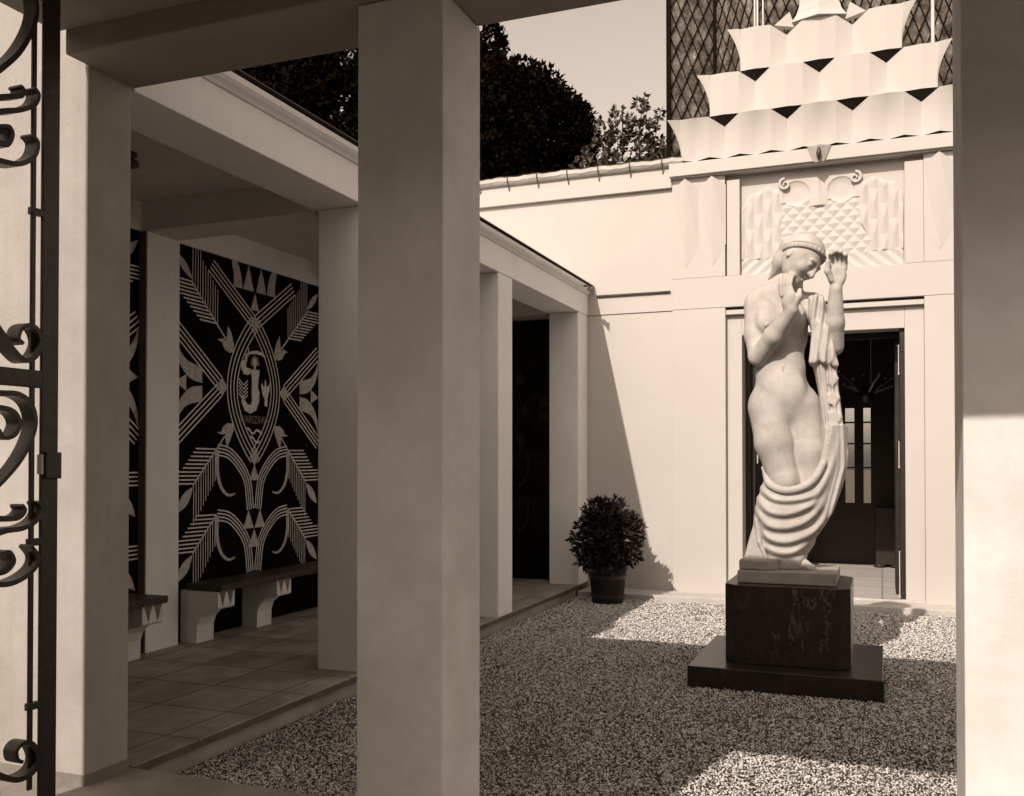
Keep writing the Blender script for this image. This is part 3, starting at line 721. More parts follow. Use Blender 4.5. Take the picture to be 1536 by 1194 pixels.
# ------------------------------------------------------------------ glass tower
gt = thing('glass_tower', 'tall glass tower with diagonal lattice bars rising behind the stone crest', 'tower', (-.64, 13, 5))
TZ0, TZ1 = 5.25, 9.2
plan = [(-2.565, 12.3), (-2.05, 12.75), (-1.44, 12.25), (-.64, 12.8), (.16, 12.25), (.60, 12.55), (.83, 12.3), (1.3, 12.75)]
for (xa, ya), (xb, yb) in zip(plan[:-1], plan[1:]):
    obj('glass_panel', MB().add([(xa, ya, TZ0), (xb, yb, TZ0), (xb, yb, TZ1), (xa, ya, TZ1), (xa, ya+.02, TZ0), (xb, yb+.02, TZ0), (xb, yb+.02, TZ1), (xa, ya+.02, TZ1)],
        [(0, 1, 2, 3), (7, 6, 5, 4), (0, 4, 5, 1), (1, 5, 6, 2), (2, 6, 7, 3), (3, 7, 4, 0)]), GLASS, gt)
    wd = math.hypot(xb-xa, yb-ya); lat = MB(); sl = 2.15; step = .165
    def pt_(s, z): return (xa+(xb-xa)*s/wd, ya+(yb-ya)*s/wd-.014, z)
    for sg in (1, -1):
        k0 = TZ0-sl*wd-step
        z = k0
        while z < TZ1:
            a, b = (0, z), (wd, z+sl*wd)
            if sg < 0: a, b = (wd, z), (0, z+sl*wd)
            # clip to height
            def cl(p, q, zz): t = (zz-p[1])/(q[1]-p[1]); return (p[0]+(q[0]-p[0])*t, zz)
            if b[1] > TZ0 and a[1] < TZ1:
                if a[1] < TZ0: a = cl(a, b, TZ0)
                if b[1] > TZ1: b = cl(a, b, TZ1)
                if abs(b[1]-a[1]) > .02: lat.tube([pt_(*a), pt_(*b)], .0085, 4)
            z += step*2.15
    for z in (TZ0+.02, 6.05): lat.tube([pt_(0, z), pt_(wd, z)], .012, 4)
    obj('lattice', lat, LATTICE, gt)
for i, (x, y) in enumerate(plan):
    obj('post', MB().box(x-.018, x+.018, y-.05, y-.012, TZ0, TZ1), GUTTER if i in (2, 5) else LATTICE, gt)
obj('glass_panel', MB().box(-2.575, -2.555, 12.36, 15.0, TZ0, TZ1), GLASS, gt)
for x, y in ((-1.36, 12.22), (-1.46, 12.2)):
    obj('post', MB().box(x-.008, x+.008, y-.06, y-.045, TZ0, TZ1), GUTTER, gt)
obj('post', MB().box(-2.60, -2.578, 12.24, 12.262, TZ0, TZ1), LATTICE, gt)
obj('roof', MB().box(-2.6, 1.35, 12.9, 15.1, TZ1, TZ1+.1), GUTTER, gt)
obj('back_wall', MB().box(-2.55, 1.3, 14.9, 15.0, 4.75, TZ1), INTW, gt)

# ------------------------------------------------------------------ wrought iron gate leaf
XG = -3.2
gate = thing('iron_gate', 'dark wrought iron gate leaf with scrolls, swung open at the left edge', 'gate', (XG, 2.9, FZ))
def gp(x, y): q = at_x(x, y, XG); return (q.y, q.z)
obj('stile', MB().box(XG-.007, XG+.007, 2.914, 3.0, .15, 3.556), IRON, gate, bevel=.004)
obj('inner_bar', MB().box(XG-.006, XG+.006, 2.862, 2.884, .30, 3.50), IRON, gate, bevel=.003)
obj('stile', MB().box(XG-.007, XG+.007, 1.46, 1.53, .15, 3.556), IRON, gate, bevel=.004)
zr0, zr1 = gp(30, 580)[1], gp(30, 553)[1]
obj('rail', MB().box(XG-.010, XG+.010, 1.53, 2.913, zr0, zr1), IRON, gate, bevel=.004)
obj('rail', MB().box(XG-.022, XG+.018, 1.53, 2.913, .16, .22), IRON, gate, bevel=.004)
obj('rail', MB().box(XG-.022, XG+.018, 1.53, 2.913, 3.50, 3.556), IRON, gate, bevel=.004)
obj('hinge_post', MB().box(XG-.04, XG+.04, 1.33, 1.41, FZ, 3.44), IRON, gate, bevel=.004)
for z in (.6, 2.8): obj('hinge', MB().box(XG-.02, XG+.02, 1.411, 1.459, z, z+.08), IRON, gate)
lz = gp(72, 700)[1]
la_ = obj('latch', MB().box(XG-.012, XG+.022, 2.925, 3.006, lz-.05, lz+.06), IRON, gate, bevel=.005)
obj('bolt', MB().tube([(XG+.012, 2.905, lz-.03), (XG+.012, 2.905, lz+.05)], .012, 6), GUTTER, la_)
def ribbon(pts, half, th, taper=True):
    q = spline([Vector(p) for p in pts], 9); n = len(q); m = MB(); vs = []
    for i, p in enumerate(q):
        t = (q[min(i+1, n-1)]-q[max(i-1, 0)]).normalized(); nn = Vector((-t.y, t.x))
        k = th*(1-.45*(i/(n-1)) if taper else 1)
        a, b = p+nn*k, p-nn*k
        vs += [(XG-half, a.x, a.y), (XG+half, a.x, a.y), (XG+half, b.x, b.y), (XG-half, b.x, b.y)]
    fs = [(i*4+k, i*4+(k+1) % 4, (i+1)*4+(k+1) % 4, (i+1)*4+k) for i in range(n-1) for k in range(4)]+[(3, 2, 1, 0), tuple((n-1)*4+k for k in range(4))]
    return m.add(vs, fs)
scrolls = [
 [(-40, 128), (-6, 104), (22, 78), (42, 42), (47, 10), (38, -22), (14, -34), (-6, -20)],
 [(-30, 172), (0, 168), (24, 166), (44, 158), (50, 144), (44, 133)],
 [(-12, 148), (10, 146), (24, 145), (27, 136), (22, 130)],
 [(-30, 236), (-2, 244), (22, 247), (43, 236), (49, 216), (40, 203)],
 [(-14, 214), (2, 218), (10, 204), (6, 192), (-6, 190)],
 [(-20, 480), (-2, 505), (14, 528), (30, 541), (46, 534), (54, 514), (48, 495), (36, 488), (24, 494), (20, 508), (27, 516)],
 [(-30, 590), (-4, 590), (20, 592), (38, 606), (45, 632), (38, 662), (20, 694), (-6, 724), (-34, 750)],
 [(-30, 614), (-8, 612), (12, 618), (21, 634), (14, 652), (-2, 657), (-10, 645)],
 [(-30, 806), (0, 796), (26, 792), (46, 781), (55, 764), (50, 752)],
 [(-20, 778), (4, 778), (20, 776), (29, 766), (25, 757)],
 [(-30, 874), (0, 876), (24, 868), (44, 852), (49, 834), (38, 818)],
 [(-20, 860), (0, 856), (12, 842), (6, 828), (-6, 830)],
 [(-30, 1150), (-4, 1164), (20, 1168), (42, 1156), (50, 1136), (42, 1116), (28, 1113), (17, 1124), (18, 1138), (26, 1142)],
]
for s_ in scrolls:
    obj('scroll', ribbon([gp(*p) for p in s_], .033, .012), IRON, gate)
for z in (2.62, 1.28, .62): obj('collar', MB().box(XG-.012, XG+.012, 2.856, 2.9135, z, z+.03), IRON, gate, bevel=.003)
# far hidden half of the leaf: plain bars
for y in (1.8, 2.1, 2.4): obj('bar', MB().box(XG-.012, XG+.012, y-.012, y+.012, .221, 3.499), IRON, gate)

# ------------------------------------------------------------------ pedestal
PC = (-.645, 7.485)
pe = thing('pedestal', 'polished black marble pedestal on a broad low slab under the statue', 'pedestal', (PC[0], PC[1], 0))
b = obj('base_slab', MB().box(-1.31, .005, 6.84, 8.14, -.03, .155), MARBLE, pe, bevel=.006)
h, c = .437, .08
octo = [(-h+c, -h), (h-c, -h), (h, -h+c), (h, h-c), (h-c, h), (-h+c, h), (-h, h-c), (-h, -h+c)]
obj('block', MB().prism([(PC[0]+x, PC[1]+y) for x, y in octo], 'z', .157, .725), MARBLE, pe, bevel=.005)

# ------------------------------------------------------------------ statue (signed distance sculpting)
SCX, SCZ, SZ0 = 205.8, 197.7, .887           # working units are about half a centimetre
ST_ANG = rad(5.0)
def st_world(P):
    a = (P[:, 0]-1180)/SCX; dd = P[:, 2]/SCX; z = .80+(855.0-P[:, 1])/SCZ
    ox, oy = -.668, 7.48
    return np.stack([ox+a*math.cos(ST_ANG)-dd*math.sin(ST_ANG)*1.0, oy+a*math.sin(ST_ANG)+dd*math.cos(ST_ANG), z], -1)
class SDF:
    def __init__(self, lo, hi, h=1.5):
        self.lo = np.array(lo, float); self.h = h
        self.n = np.ceil((np.array(hi)-self.lo)/h).astype(int)+1
        self.D = np.full(self.n, 50.0, np.float32)
    def _win(self, lo, hi, pad):
        a = np.clip(np.floor((np.array(lo)-pad-self.lo)/self.h).astype(int), 0, self.n)
        b = np.clip(np.ceil((np.array(hi)+pad-self.lo)/self.h).astype(int)+1, 0, self.n)
        sl = tuple(slice(i, j) for i, j in zip(a, b))
        ax = [self.lo[k]+self.h*np.arange(a[k], b[k], dtype=np.float32) for k in range(3)]
        return sl, ax[0][:, None, None].astype(np.float32), ax[1][None, :, None].astype(np.float32), ax[2][None, None, :].astype(np.float32)
    def comb(self, sl, d, k, op):
        A = self.D[sl]
        if A.size == 0: return
        if op == 'u':
            hh = np.maximum(k-np.abs(A-d), 0)/k if k > 0 else 0; self.D[sl] = np.minimum(A, d)-hh*hh*k*.25
        else:
            d = -d; hh = np.maximum(k-np.abs(A-d), 0)/k if k > 0 else 0; self.D[sl] = np.maximum(A, d)+hh*hh*k*.25
    def cone(self, a, b, r1, r2, k=6, op='u', flat=1.0):
        a, b = np.array(a, float), np.array(b, float); R = max(r1, r2)
        sl, x, y, z = self._win(np.minimum(a, b)-R, np.maximum(a, b)+R, k+6)
        ba = b-a; L2 = max(ba@ba, 1e-6)
        t = np.clip(((x-a[0])*ba[0]+(y-a[1])*ba[1]+(z-a[2])*ba[2])/L2, 0, 1)
        d = np.sqrt((x-a[0]-t*ba[0])**2+(y-a[1]-t*ba[1])**2+((z-a[2]-t*ba[2])/flat)**2)-(r1+(r2-r1)*t)
        self.comb(sl, d*(flat if flat < 1 else 1), k, op)
    def ell(self, c, r, k=6, op='u', R=None):
        c = np.array(c, float); r = np.array(r, float)
        m = max(r); sl, x, y, z = self._win(c-m, c+m, k+6)
        X, Y, Z = x-c[0], y-c[1], z-c[2]
        if R is not None:
            R = np.array(R, float)
            X, Y, Z = (X*R[i, 0]+Y*R[i, 1]+Z*R[i, 2] for i in range(3))
        q = np.sqrt((X/r[0])**2+(Y/r[1])**2+(Z/r[2])**2)
        q2 = np.sqrt((X/r[0]**2)**2+(Y/r[1]**2)**2+(Z/r[2]**2)**2)+1e-6
        self.comb(sl, q*(q-1)/q2, k, op)
    def chain(self, pts, rs, k=4, op='u', flat=1.0):
        for i in range(len(pts)-1):
            self.cone(pts[i], pts[i+1], rs[i] if hasattr(rs, '__len__') else rs, rs[i+1] if hasattr(rs, '__len__') else rs, k, op, flat)
    def polyx(self, poly, d0, d1, rnd=3, k=5, op='u', warp=None):
        P = np.array(poly, float); lo = [P[:, 0].min(), P[:, 1].min(), min(d0, d1)]; hi = [P[:, 0].max(), P[:, 1].max(), max(d0, d1)]
        sl, x, y, z = self._win(lo, hi, k+8); X, Y = np.broadcast_arrays(x[..., 0], y[..., 0])
        d = np.full(X.shape, 1e9); s = np.ones(X.shape); n = len(P); j = n-1
        for i in range(n):
            e = P[j]-P[i]; wx, wy = X-P[i, 0], Y-P[i, 1]
            t = np.clip((wx*e[0]+wy*e[1])/(e@e), 0, 1); d = np.minimum(d, (wx-e[0]*t)**2+(wy-e[1]*t)**2)
            c1, c2, c3 = Y >= P[i, 1], Y < P[j, 1], e[0]*wy > e[1]*wx
            s = np.where((c1 & c2 & c3) | (~c1 & ~c2 & ~c3), -s, s); j = i
        d2 = (s*np.sqrt(d))[..., None]+rnd; zc = (d0+d1)/2
        off = warp(X, Y)[..., None] if warp else 0
        dz = np.abs(z-zc-off)-(abs(d1-d0)/2-rnd)
        self.comb(sl, (np.minimum(np.maximum(d2, dz), 0)+np.sqrt(np.maximum(d2, 0)**2+np.maximum(dz, 0)**2)-rnd).astype(np.float32), k, op)
    def mesh(self):
        D = self.D; n = D.shape; c = D < 0
        cnt = np.zeros((n[0]-1, n[1]-1, n[2]-1), np.int8)
        sh = lambda A, o: A[o[0]:n[0]-1+o[0], o[1]:n[1]-1+o[1], o[2]:n[2]-1+o[2]]
        O = [(i, j, k) for i in (0, 1) for j in (0, 1) for k in (0, 1)]
        for o in O: cnt += sh(c, o)
        act = (cnt > 0) & (cnt < 8); I = np.argwhere(act); idx = -np.ones(act.shape, np.int64); idx[act] = np.arange(len(I))
        acc = np.zeros((len(I), 3)); w = np.zeros(len(I))
        for a in O:
            for ax in range(3):
                if a[ax]: continue
                b = list(a); b[ax] = 1
                va = D[I[:, 0]+a[0], I[:, 1]+a[1], I[:, 2]+a[2]]; vb = D[I[:, 0]+b[0], I[:, 1]+b[1], I[:, 2]+b[2]]
                m = (va < 0) != (vb < 0); t = np.where(m, va/np.where(m, va-vb, 1), 0)
                p = np.tile(np.array(a, float), (len(I), 1)); p[:, ax] += t
                acc += p*m[:, None]; w += m
        V = self.lo+self.h*(I+acc/w[:, None]); Q = []
        for ax in range(3):
            u, v = (ax+1) % 3, (ax+2) % 3
            s0 = [slice(1, k-1) for k in n]; s1 = list(s0); s0[ax] = slice(0, n[ax]-1); s1[ax] = slice(1, n[ax])
            A, B = c[tuple(s0)], c[tuple(s1)]; base = np.array([1, 1, 1]); base[ax] = 0
            for flip, msk in ((0, A & ~B), (1, ~A & B)):
                p = np.argwhere(msk)+base
                if not len(p): continue
                q = []
                for du, dv in ((0, 0), (-1, 0), (-1, -1), (0, -1)):
                    r = p.copy(); r[:, u] += du; r[:, v] += dv; q.append(idx[r[:, 0], r[:, 1], r[:, 2]])
                q = np.stack(q, -1); Q.append(q[:, ::-1] if flip else q)
        Q = np.concatenate(Q); Q = Q[(Q >= 0).all(1)]
        return V, Q
def sdf_obj(name, s, mat, parent):
    V, Q = s.mesh(); return np_obj(name, st_world(V), Q[:, ::-1] if SDF_FLIP else Q, mat, parent, True)
SDF_FLIP = False
def nrm(v): v = np.array(v, float); return v/np.linalg.norm(v)

# --- body
B = SDF((1105, 345, -75), (1280, 862, 60), 1.05)
# torso
B.ell((1173, 604, 6), (50, 42, 37), 1)
B.ell((1170, 556, 4), (38.5, 44, 29), 14)
B.ell((1168, 498, 8), (44, 52, 33), 14)
B.cone((1140, 448, 10), (1216, 456, 12), 18, 18, 14)
B.ell((1176, 583, -19), (30, 27, 15), 12)
B.ell((1149, 476, -14), (17, 27, 14), 9); B.ell((1149, 486, -22), (13, 13, 9), 9); B.ell((1150, 490, -31), (3, 3, 2.5), 3)
B.ell((1194, 482, -14), (16, 24, 13), 9)
B.cone((1150, 440, 8), (1188, 430, 2), 13, 16, 10)       # trapezius
B.cone((1170, 446, 4), (1193, 414, -10), 18, 15, 8)      # neck
B.cone((1176, 555, -27), (1176, 559, -27), 1.6, 1.6, 3, 's')   # navel
# legs
B.cone((1151, 612, 0), (1160, 665, -10), 30, 28, 8); B.cone((1160, 665, -10), (1175, 722, -16), 28, 22, 8)
B.ell((1176, 722, -26), (14, 18, 14), 8)
B.cone((1175, 722, -14), (1168, 800, 8), 22, 16, 8)
B.cone((1202, 612, 8), (1212, 680, 4), 29, 27, 8); B.cone((1212, 680, 4), (1214, 735, 2), 27, 22, 8)
B.cone((1214, 735, 2), (1196, 838, 2), 22, 12, 8)
# groove between the thighs
B.chain([(1182, 622, -40), (1189, 660, -40), (1197, 700, -36), (1200, 728, -33)], [3.5, 4.5, 5, 5], 5, 's')
B.chain([(1150, 606, -39), (1166, 616, -40), (1182, 623, -38), (1197, 614, -38), (1210, 602, -36)], [1.5, 2.2, 2.6, 2.2, 1.5], 6, 's')
# foot
B.chain([(1190, 838, 4), (1204, 846, -12), (1217, 850, -20)], [10, 8.5, 5.5], 4)
for i in range(5): B.cone((1213+i*1.5-2, 850, -22+i*4.2), (1220+i*.8, 852, -24+i*4.6), 3.4-.25*i, 2.8-.25*i, 1.5)
# her right arm (picture left)
B.ell((1135, 452, 6), (19, 21, 20), 8)
B.cone((1134, 456, 4), (1133, 500, -4), 18.5, 17.5, 6); B.cone((1133, 500, -4), (1136, 532, -14), 17.5, 14.5, 6)
B.cone((1137, 536, -16), (1160, 508, -42), 14.5, 14, 5); B.cone((1160, 508, -42), (1187, 474, -58), 14, 9.5, 5)
# right hand, bent back to the cheek
B.ell((1184, 460, -60), (11, 15, 7.5), 5, R=[[.95, .25, .1], [-.25, .96, 0], [-.1, 0, 1]])
for i in range(4):
    o = i*4.5
    B.chain([(1174+o, 452-o*.25, -62+o*.2), (1171+o, 437, -61+o*.35), (1173.5+o, 426, -55+o*.4), (1177+o*.9, 419.5+(.8, 0, .5, 2)[i], -47+o*.4)], [4.2, 3.5, 3.2, 2.6], .9)
B.chain([(1191, 466, -60), (1198, 455, -60), (1199, 446, -57)], [5, 4.4, 3.6], 2.5)
# her left arm (picture right)
B.ell((1221, 462, 10), (17, 19, 18), 8)
B.cone((1222, 466, 8), (1247, 520, -8), 17, 14.5, 6)
B.cone((1249, 522, -10), (1250, 490, -26), 15, 14, 5); B.cone((1250, 490, -26), (1251, 444, -40), 14, 9.5, 5)
# left hand, open palm
B.ell((1253, 424, -42), (13.5, 17.5, 7.5), 5)
for i in range(4):
    x = 1243.5+i*6.9; yt = (396, 393, 394.5, 399)[i]
    B.chain([(x*.97+1253*.03, 414, -42), (x, yt+8, -43), (x+.2, yt, -48), (x+.2, yt-1, -57)], [4.0, 3.7, 3.5, 3.0], 1.2)
B.chain([(1245, 430, -46), (1239, 419, -51), (1239.5, 406, -53)], [5.2, 4.3, 3.4], 3)
B.ell((1254, 424, -50), (7, 9, 2.5), 4, 's')
# head
Fv = nrm((.58, .70, -.42)); Uv = np.array((.72, -.62, -.10)); Uv = nrm(Uv-Fv*(Uv@Fv)); Lv = np.cross(Fv, Uv); Lv = Lv if Lv[2] < 0 else -Lv
Hc = np.array((1203, 391, -22.))
hp = lambda f, u, l: Hc+Fv*f+Uv*u+Lv*l
RM = np.array([Lv, Uv, Fv])
B.ell(Hc, (25.5, 31, 30), 1, R=RM)
B.ell(hp(8, -15, 0), (20.5, 25, 21), 7, R=RM)             # jaw
B.ell(hp(22, -31, 0), (8, 7, 7), 6, R=RM)                 # chin
for s in (1, -1):
    B.ell(hp(30.5, 1, s*10.5), (6.5, 3.4, 4.4), 6, 's', R=RM)
    B.ell(hp(25.2, .6, s*10), (6.0, 3.4, 4.6), 1.5, R=RM)
    B.ell(hp(26.5, 6.5, s*10), (8.5, 2.2, 3), 5, R=RM)
    B.ell(hp(21, -10, s*13), (8, 7, 7), 7, R=RM)          # cheek
B.chain([hp(28, 6, 0), hp(35, -9, 0)], [3.0, 4.4], 3)     # nose
for s in (1, -1): B.ell(hp(31, -10, s*4), (2.8, 2.6, 3.5), 2, R=RM)
B.chain([hp(26, -18.5, 6.5), hp(29.5, -17.5, 0), hp(26, -18.5, -6.5)], [1.4, 2.4, 1.4], 1.5)
B.chain([hp(25.5, -22.5, 5), hp(28.5, -22.5, 0), hp(25.5, -22.5, -5)], [1.5, 2.6, 1.5], 1.5)
B.chain([hp(26.5, -20.4, 7), hp(30.5, -20.2, 0), hp(26.5, -20.4, -7)], .7, 1, 's')
for s in (1, -1):
    B.ell(hp(-5, -9, s*25), (3, 7.5, 4.5), 2.5, R=RM); B.ell(hp(-5, -8, s*28.3), (2, 4.2, 2.4), 1.5, 's', R=RM)
sta = thing('statue', 'pale stone statue of a standing nude woman with bowed head and raised hands', 'statue', (-.66, 7.48, .725))
sdf_obj('figure', B, STATUE, sta)

# --- headscarf and its band
C = SDF((1140, 345, -70), (1255, 430, 40), 1.25)
C.ell(hp(-1, 3, 0), (29.5, 33.5, 33), 1, R=RM)
def halfspace(s, n, off, keep_above=True):
    sl, x, y, z = s._win(s.lo, s.lo+s.h*s.n, 0)
    d = ((x-Hc[0])*n[0]+(y-Hc[1])*n[1]+(z-Hc[2])*n[2]-off)
    s.D[sl] = np.maximum(s.D[sl], -d if keep_above else d)
nb = nrm((.27, -.90, .33))
halfspace(C, nb, 8.2)
C.chain([(1190, 377, -10), (1175, 391, -6), (1153, 416, 4)], [24, 15, 1.5], 8)
C.ell((1204, 420, -40), (20, 26, 34), 2, 's')
sdf_obj('headscarf', C, STATUE, sta)
Bd = SDF((1160, 350, -75), (1250, 430, 20), 1.1)
Bd.ell(hp(-.5, 3, 0), (29.0, 33.5, 34.5), 1, R=RM)
halfspace(Bd, nb, 0.2); halfspace(Bd, nb, 8.0, False)
e1 = nrm(np.cross(nb, (0, 0, 1.))); e2 = np.cross(nb, e1)
for k in range(30):
    a = 2*math.pi*k/30; v = e1*math.cos(a)+e2*math.sin(a); c0 = nb*4.0-Uv*3+Fv*.5
    A_ = np.array([Lv/29.0, Uv/33.5, Fv/34.5]); p_, q_ = A_@c0, A_@v
    t_ = (-(p_@q_)+math.sqrt(max(0, (p_@q_)**2-(q_@q_)*(p_@p_-1))))/(q_@q_)
    Bd.ell(Hc+c0+Uv*3-Fv*.5+v*t_-v*.9, (2.3, 2.3, 2.3), 1.5)
sdf_obj('headband', Bd, CAPST, sta)

# --- drapery
# ---
D_ = SDF((1105, 440, -75), (1285, 862, 60))
def foldwarp(f, a, ph=0): return lambda X, Y: a*np.sin((X+.12*Y)*f+ph)
D_.polyx([(1214, 452), (1224, 447), (1233, 452), (1241, 488), (1247, 520), (1254, 554), (1247, 548), (1238, 553), (1231, 547), (1221, 549), (1214, 548), (1221, 520), (1212, 480)], -34, 12, 5, 5, warp=foldwarp(.55, 3.2))
D_.chain([(1217, 452, -16), (1222, 490, -30), (1217, 546, -33)], [5, 4.5, 5], 5)
D_.chain([(1229, 450, -14), (1236, 500, -28), (1250, 551, -30)], [5, 4, 4.5], 5)
D_.chain([(1226, 470, -28), (1233, 546, -34)], [3, 4], 4)
# cloth falling along the hip
cly, clx = [540, 600, 650, 700, 750, 800], [1234, 1241, 1246.5, 1247, 1234, 1220]
D_.polyx([(1218, 544), (1252, 549), (1256, 590), (1262, 635), (1269, 680), (1267, 703), (1259, 735), (1245, 770), (1224, 800), (1214, 770), (1226, 720), (1230, 680), (1230, 640), (1227, 590)], -26, 20, 8, 6,
         warp=lambda X, Y: 2.3*np.sin((X-np.interp(Y, cly, clx))*.72)+1.0*np.sin((X-np.interp(Y, cly, clx))*.31+1))
for a, b, c_ in (((1244, 562), (1256, 571), (1247, 585)), ((1246, 590), (1257, 599), (1250, 613)), ((1249, 617), (1260, 627), (1253, 643))):
    D_.polyx([(1240, a[1]+5), a, b, c_, (1241, c_[1]-5)], -29, -10, 2, 4)
# body of the wrapped cloth
yy = [690, 712, 725, 740, 760, 775, 800, 815, 832, 858]
Lx = [1160, 1147, 1143, 1137, 1132, 1129, 1134, 1139, 1147, 1152]; Rx = [1268, 1264, 1260, 1254, 1248, 1242, 1230, 1222, 1209, 1203]
def lower_front(x, y):
    l, r = np.interp(y, yy, Lx), np.interp(y, yy, Rx); cx, hw = (l+r)/2, (r-l)/2
    dp = np.interp(y, [690, 760, 858], [40, 44, 26])
    return -2-dp*math.sqrt(max(0.02, 1-((x-cx)/hw)**2))
sl, x, y, z = D_._win((1120, 640, -60), (1275, 850, 55), 0)
l, r = np.interp(y, yy, Lx), np.interp(y, yy, Rx); cx, hw = (l+r)/2, (r-l)/2; dp = np.interp(y, [690, 760, 858], [40, 44, 26])
q = np.sqrt(((x-cx)/hw)**2+((z+2)/dp)**2); d = (q-1)*np.minimum(hw, dp)
FOLD = [([1118, 1144, 1163, 1193, 1221, 1238, 1250, 1264], [708, 736, 748, 748, 739, 712, 678, 630], 4.2, 4.2),
        ([1118, 1137, 1153, 1180, 1211, 1228, 1241, 1253, 1266], [728, 751, 766, 769, 757, 738, 712, 682, 640], 4.6, 4.8),
        ([1118, 1134, 1150, 1180, 1211, 1231, 1244, 1256, 1268], [742, 764, 786, 789, 777, 751, 722, 690, 650], 5.0, 5.2),
        ([1118, 1135, 1155, 1186, 1221, 1241, 1258, 1270], [764, 787, 807, 809, 791, 760, 718, 680], 5.0, 5.2),
        ([1120, 1148, 1180, 1206, 1236, 1252, 1268], [796, 820, 827, 812, 778, 748, 706], 3.6, 5.0)]
fx = np.arange(1110, 1285, .5); xx2 = x[:, :, 0]; yy2 = y[:, :, 0]; disp = 0
for fxs, fys, am, wd0 in FOLD:
    p_ = spline([Vector((a_, b_)) for a_, b_ in zip(fxs, fys)], 8); fy = np.interp(fx, [q_.x for q_ in p_], [q_.y for q_ in p_])
    fy = np.convolve(np.pad(fy, 8, 'edge'), np.ones(17)/17, 'valid')
    sl_x = np.gradient(fy, fx); yf = np.interp(xx2, fx, fy); sp_ = np.interp(xx2, fx, sl_x)
    dv = (yy2-yf)/np.sqrt(1+sp_**2); fade = np.clip((1262-xx2)/46, .25, 1)*np.clip((xx2-np.interp(yy2, yy, Lx)+3)/18, .3, 1)
    disp = disp+fade*am*.85*(np.exp(-(dv/wd0)**2)-.75*np.exp(-((dv-wd0*1.75)/(wd0*.85))**2))
d = d-np.asarray(disp)[:, :, None]
tx = [1120, 1148, 1156, 1180, 1211, 1228, 1238, 1244, 1290]; ty = [706, 710, 727, 735, 724, 700, 668, 640, 620]
top = np.interp(x, tx, ty); d = np.maximum(d, (top-y)*.8); d = np.maximum(d, y-854)
D_.comb(sl, d.astype(np.float32), 5, 'u')
Q = spline([Vector(p) for p in [(1148, 711), (1155, 727), (1180, 735), (1211, 725), (1229, 701), (1238, 670), (1243, 640)]], 5)
D_.chain([(1152, 698, 12), (1146, 703, -2)]+[(p.x, p.y, lower_front(p.x, p.y)-2.2 if p.y > 690 else -27) for p in Q], 4.6, 4)
# trailing end at the back foot
D_.polyx([(1137, 774), (1129, 786), (1121, 812), (1114, 838), (1150, 839), (1146, 812)], -14, 22, 7, 5)
D_.chain([(1133, 780, -16), (1138, 812, -20), (1148, 836, -22)], [3, 3.5, 3], 3)
sdf_obj('drapery', D_, CLOTH, sta)
# stone base under the feet
bs = MB(); rot = Matrix.Rotation(0, 4, 'Z')
obj('base', MB().box(-1.000, -.305, 7.17, 7.80, .727, .816), BASEST, sta, bevel=.006)
vs = [(-.995, 7.22), (-.78, 7.21), (-.72, 7.30), (-.66, 7.45), (-.64, 7.74), (-.99, 7.76)]
obj('rock', MB().prism(vs, 'z', .817, .893), BASEST, sta, bevel=.012)

# ------------------------------------------------------------------ foliage
def leaves(centers, normals, size, aspect=.45, droop=.4, jitter=.5, star=1):
    n = len(centers); d = normals + rng.normal(0, jitter, (n, 3)); d /= np.linalg.norm(d, axis=1)[:, None]
    s = np.cross(d, rng.normal(0, 1, (n, 3))); s /= np.linalg.norm(s, axis=1)[:, None]
    up = np.cross(s, d); L = size*rng.uniform(.7, 1.3, (n, 1)); w = L*aspect*.5
    base = centers; mid = centers+d*L*.5+up*L*.06; tip = centers+d*L-up*L*droop*.3
    V = np.stack([base, mid+s*w-up*L*.03, tip, mid-s*w-up*L*.03, mid], 1).reshape(-1, 3)
    k = (np.arange(n)*5)[:, None]
    Fa = np.concatenate([np.stack([k[:, 0], k[:, 0]+1, k[:, 0]+2, k[:, 0]+4], 1), np.stack([k[:, 0], k[:, 0]+4, k[:, 0]+2, k[:, 0]+3], 1)])
    return V, Fa
def blob_points(blobs, n, shell=.75):
    vol = np.array([b[3]**2 for b in blobs]); pick = rng.choice(len(blobs), n, p=vol/vol.sum())
    B_ = np.array([b[:4] for b in blobs]); d = rng.normal(0, 1, (n, 3)); d /= np.linalg.norm(d, axis=1)[:, None]
    r = rng.uniform(shell, 1.03, (n, 1))**.8
    c = B_[pick, :3]+d*r*B_[pick, 3:4]*np.array([1, 1, .92])
    return c, d
def tree(name, label, base, blobs, nleaf, size, mat, trunk_r, limbs, group, aspect=.5, shell=.7):
    t = thing(name, label, 'tree', base, group)
    m = MB(); b = Vector(base); top = max(bl[2] for bl in blobs)
    m.tube([b, b+Vector((.1, .05, (top-b.z)*.35)), b+Vector((-.05, .1, (top-b.z)*.7)), Vector((b.x, b.y, top))], [trunk_r*1.25, trunk_r, trunk_r*.7, trunk_r*.25], 10)
    for bl in limbs:
        st = b+Vector((0, 0, (bl[2]-b.z)*.55)); e = Vector(bl[:3]); m.tube([st, st.lerp(e, .5)+Vector((0, 0, .2)), e], [trunk_r*.45, trunk_r*.28, trunk_r*.1], 7)
    obj('trunk', m, BARK, t, smooth=True)
    c, d = blob_points(blobs, nleaf, shell)
    # clusters of leaflets
    c = np.repeat(c, 5, 0); d = np.repeat(d, 5, 0)
    V, Fa = leaves(c, d*.5, size, aspect, .5, .8)
    np_obj('crown', V, Fa, mat, t)
    return t
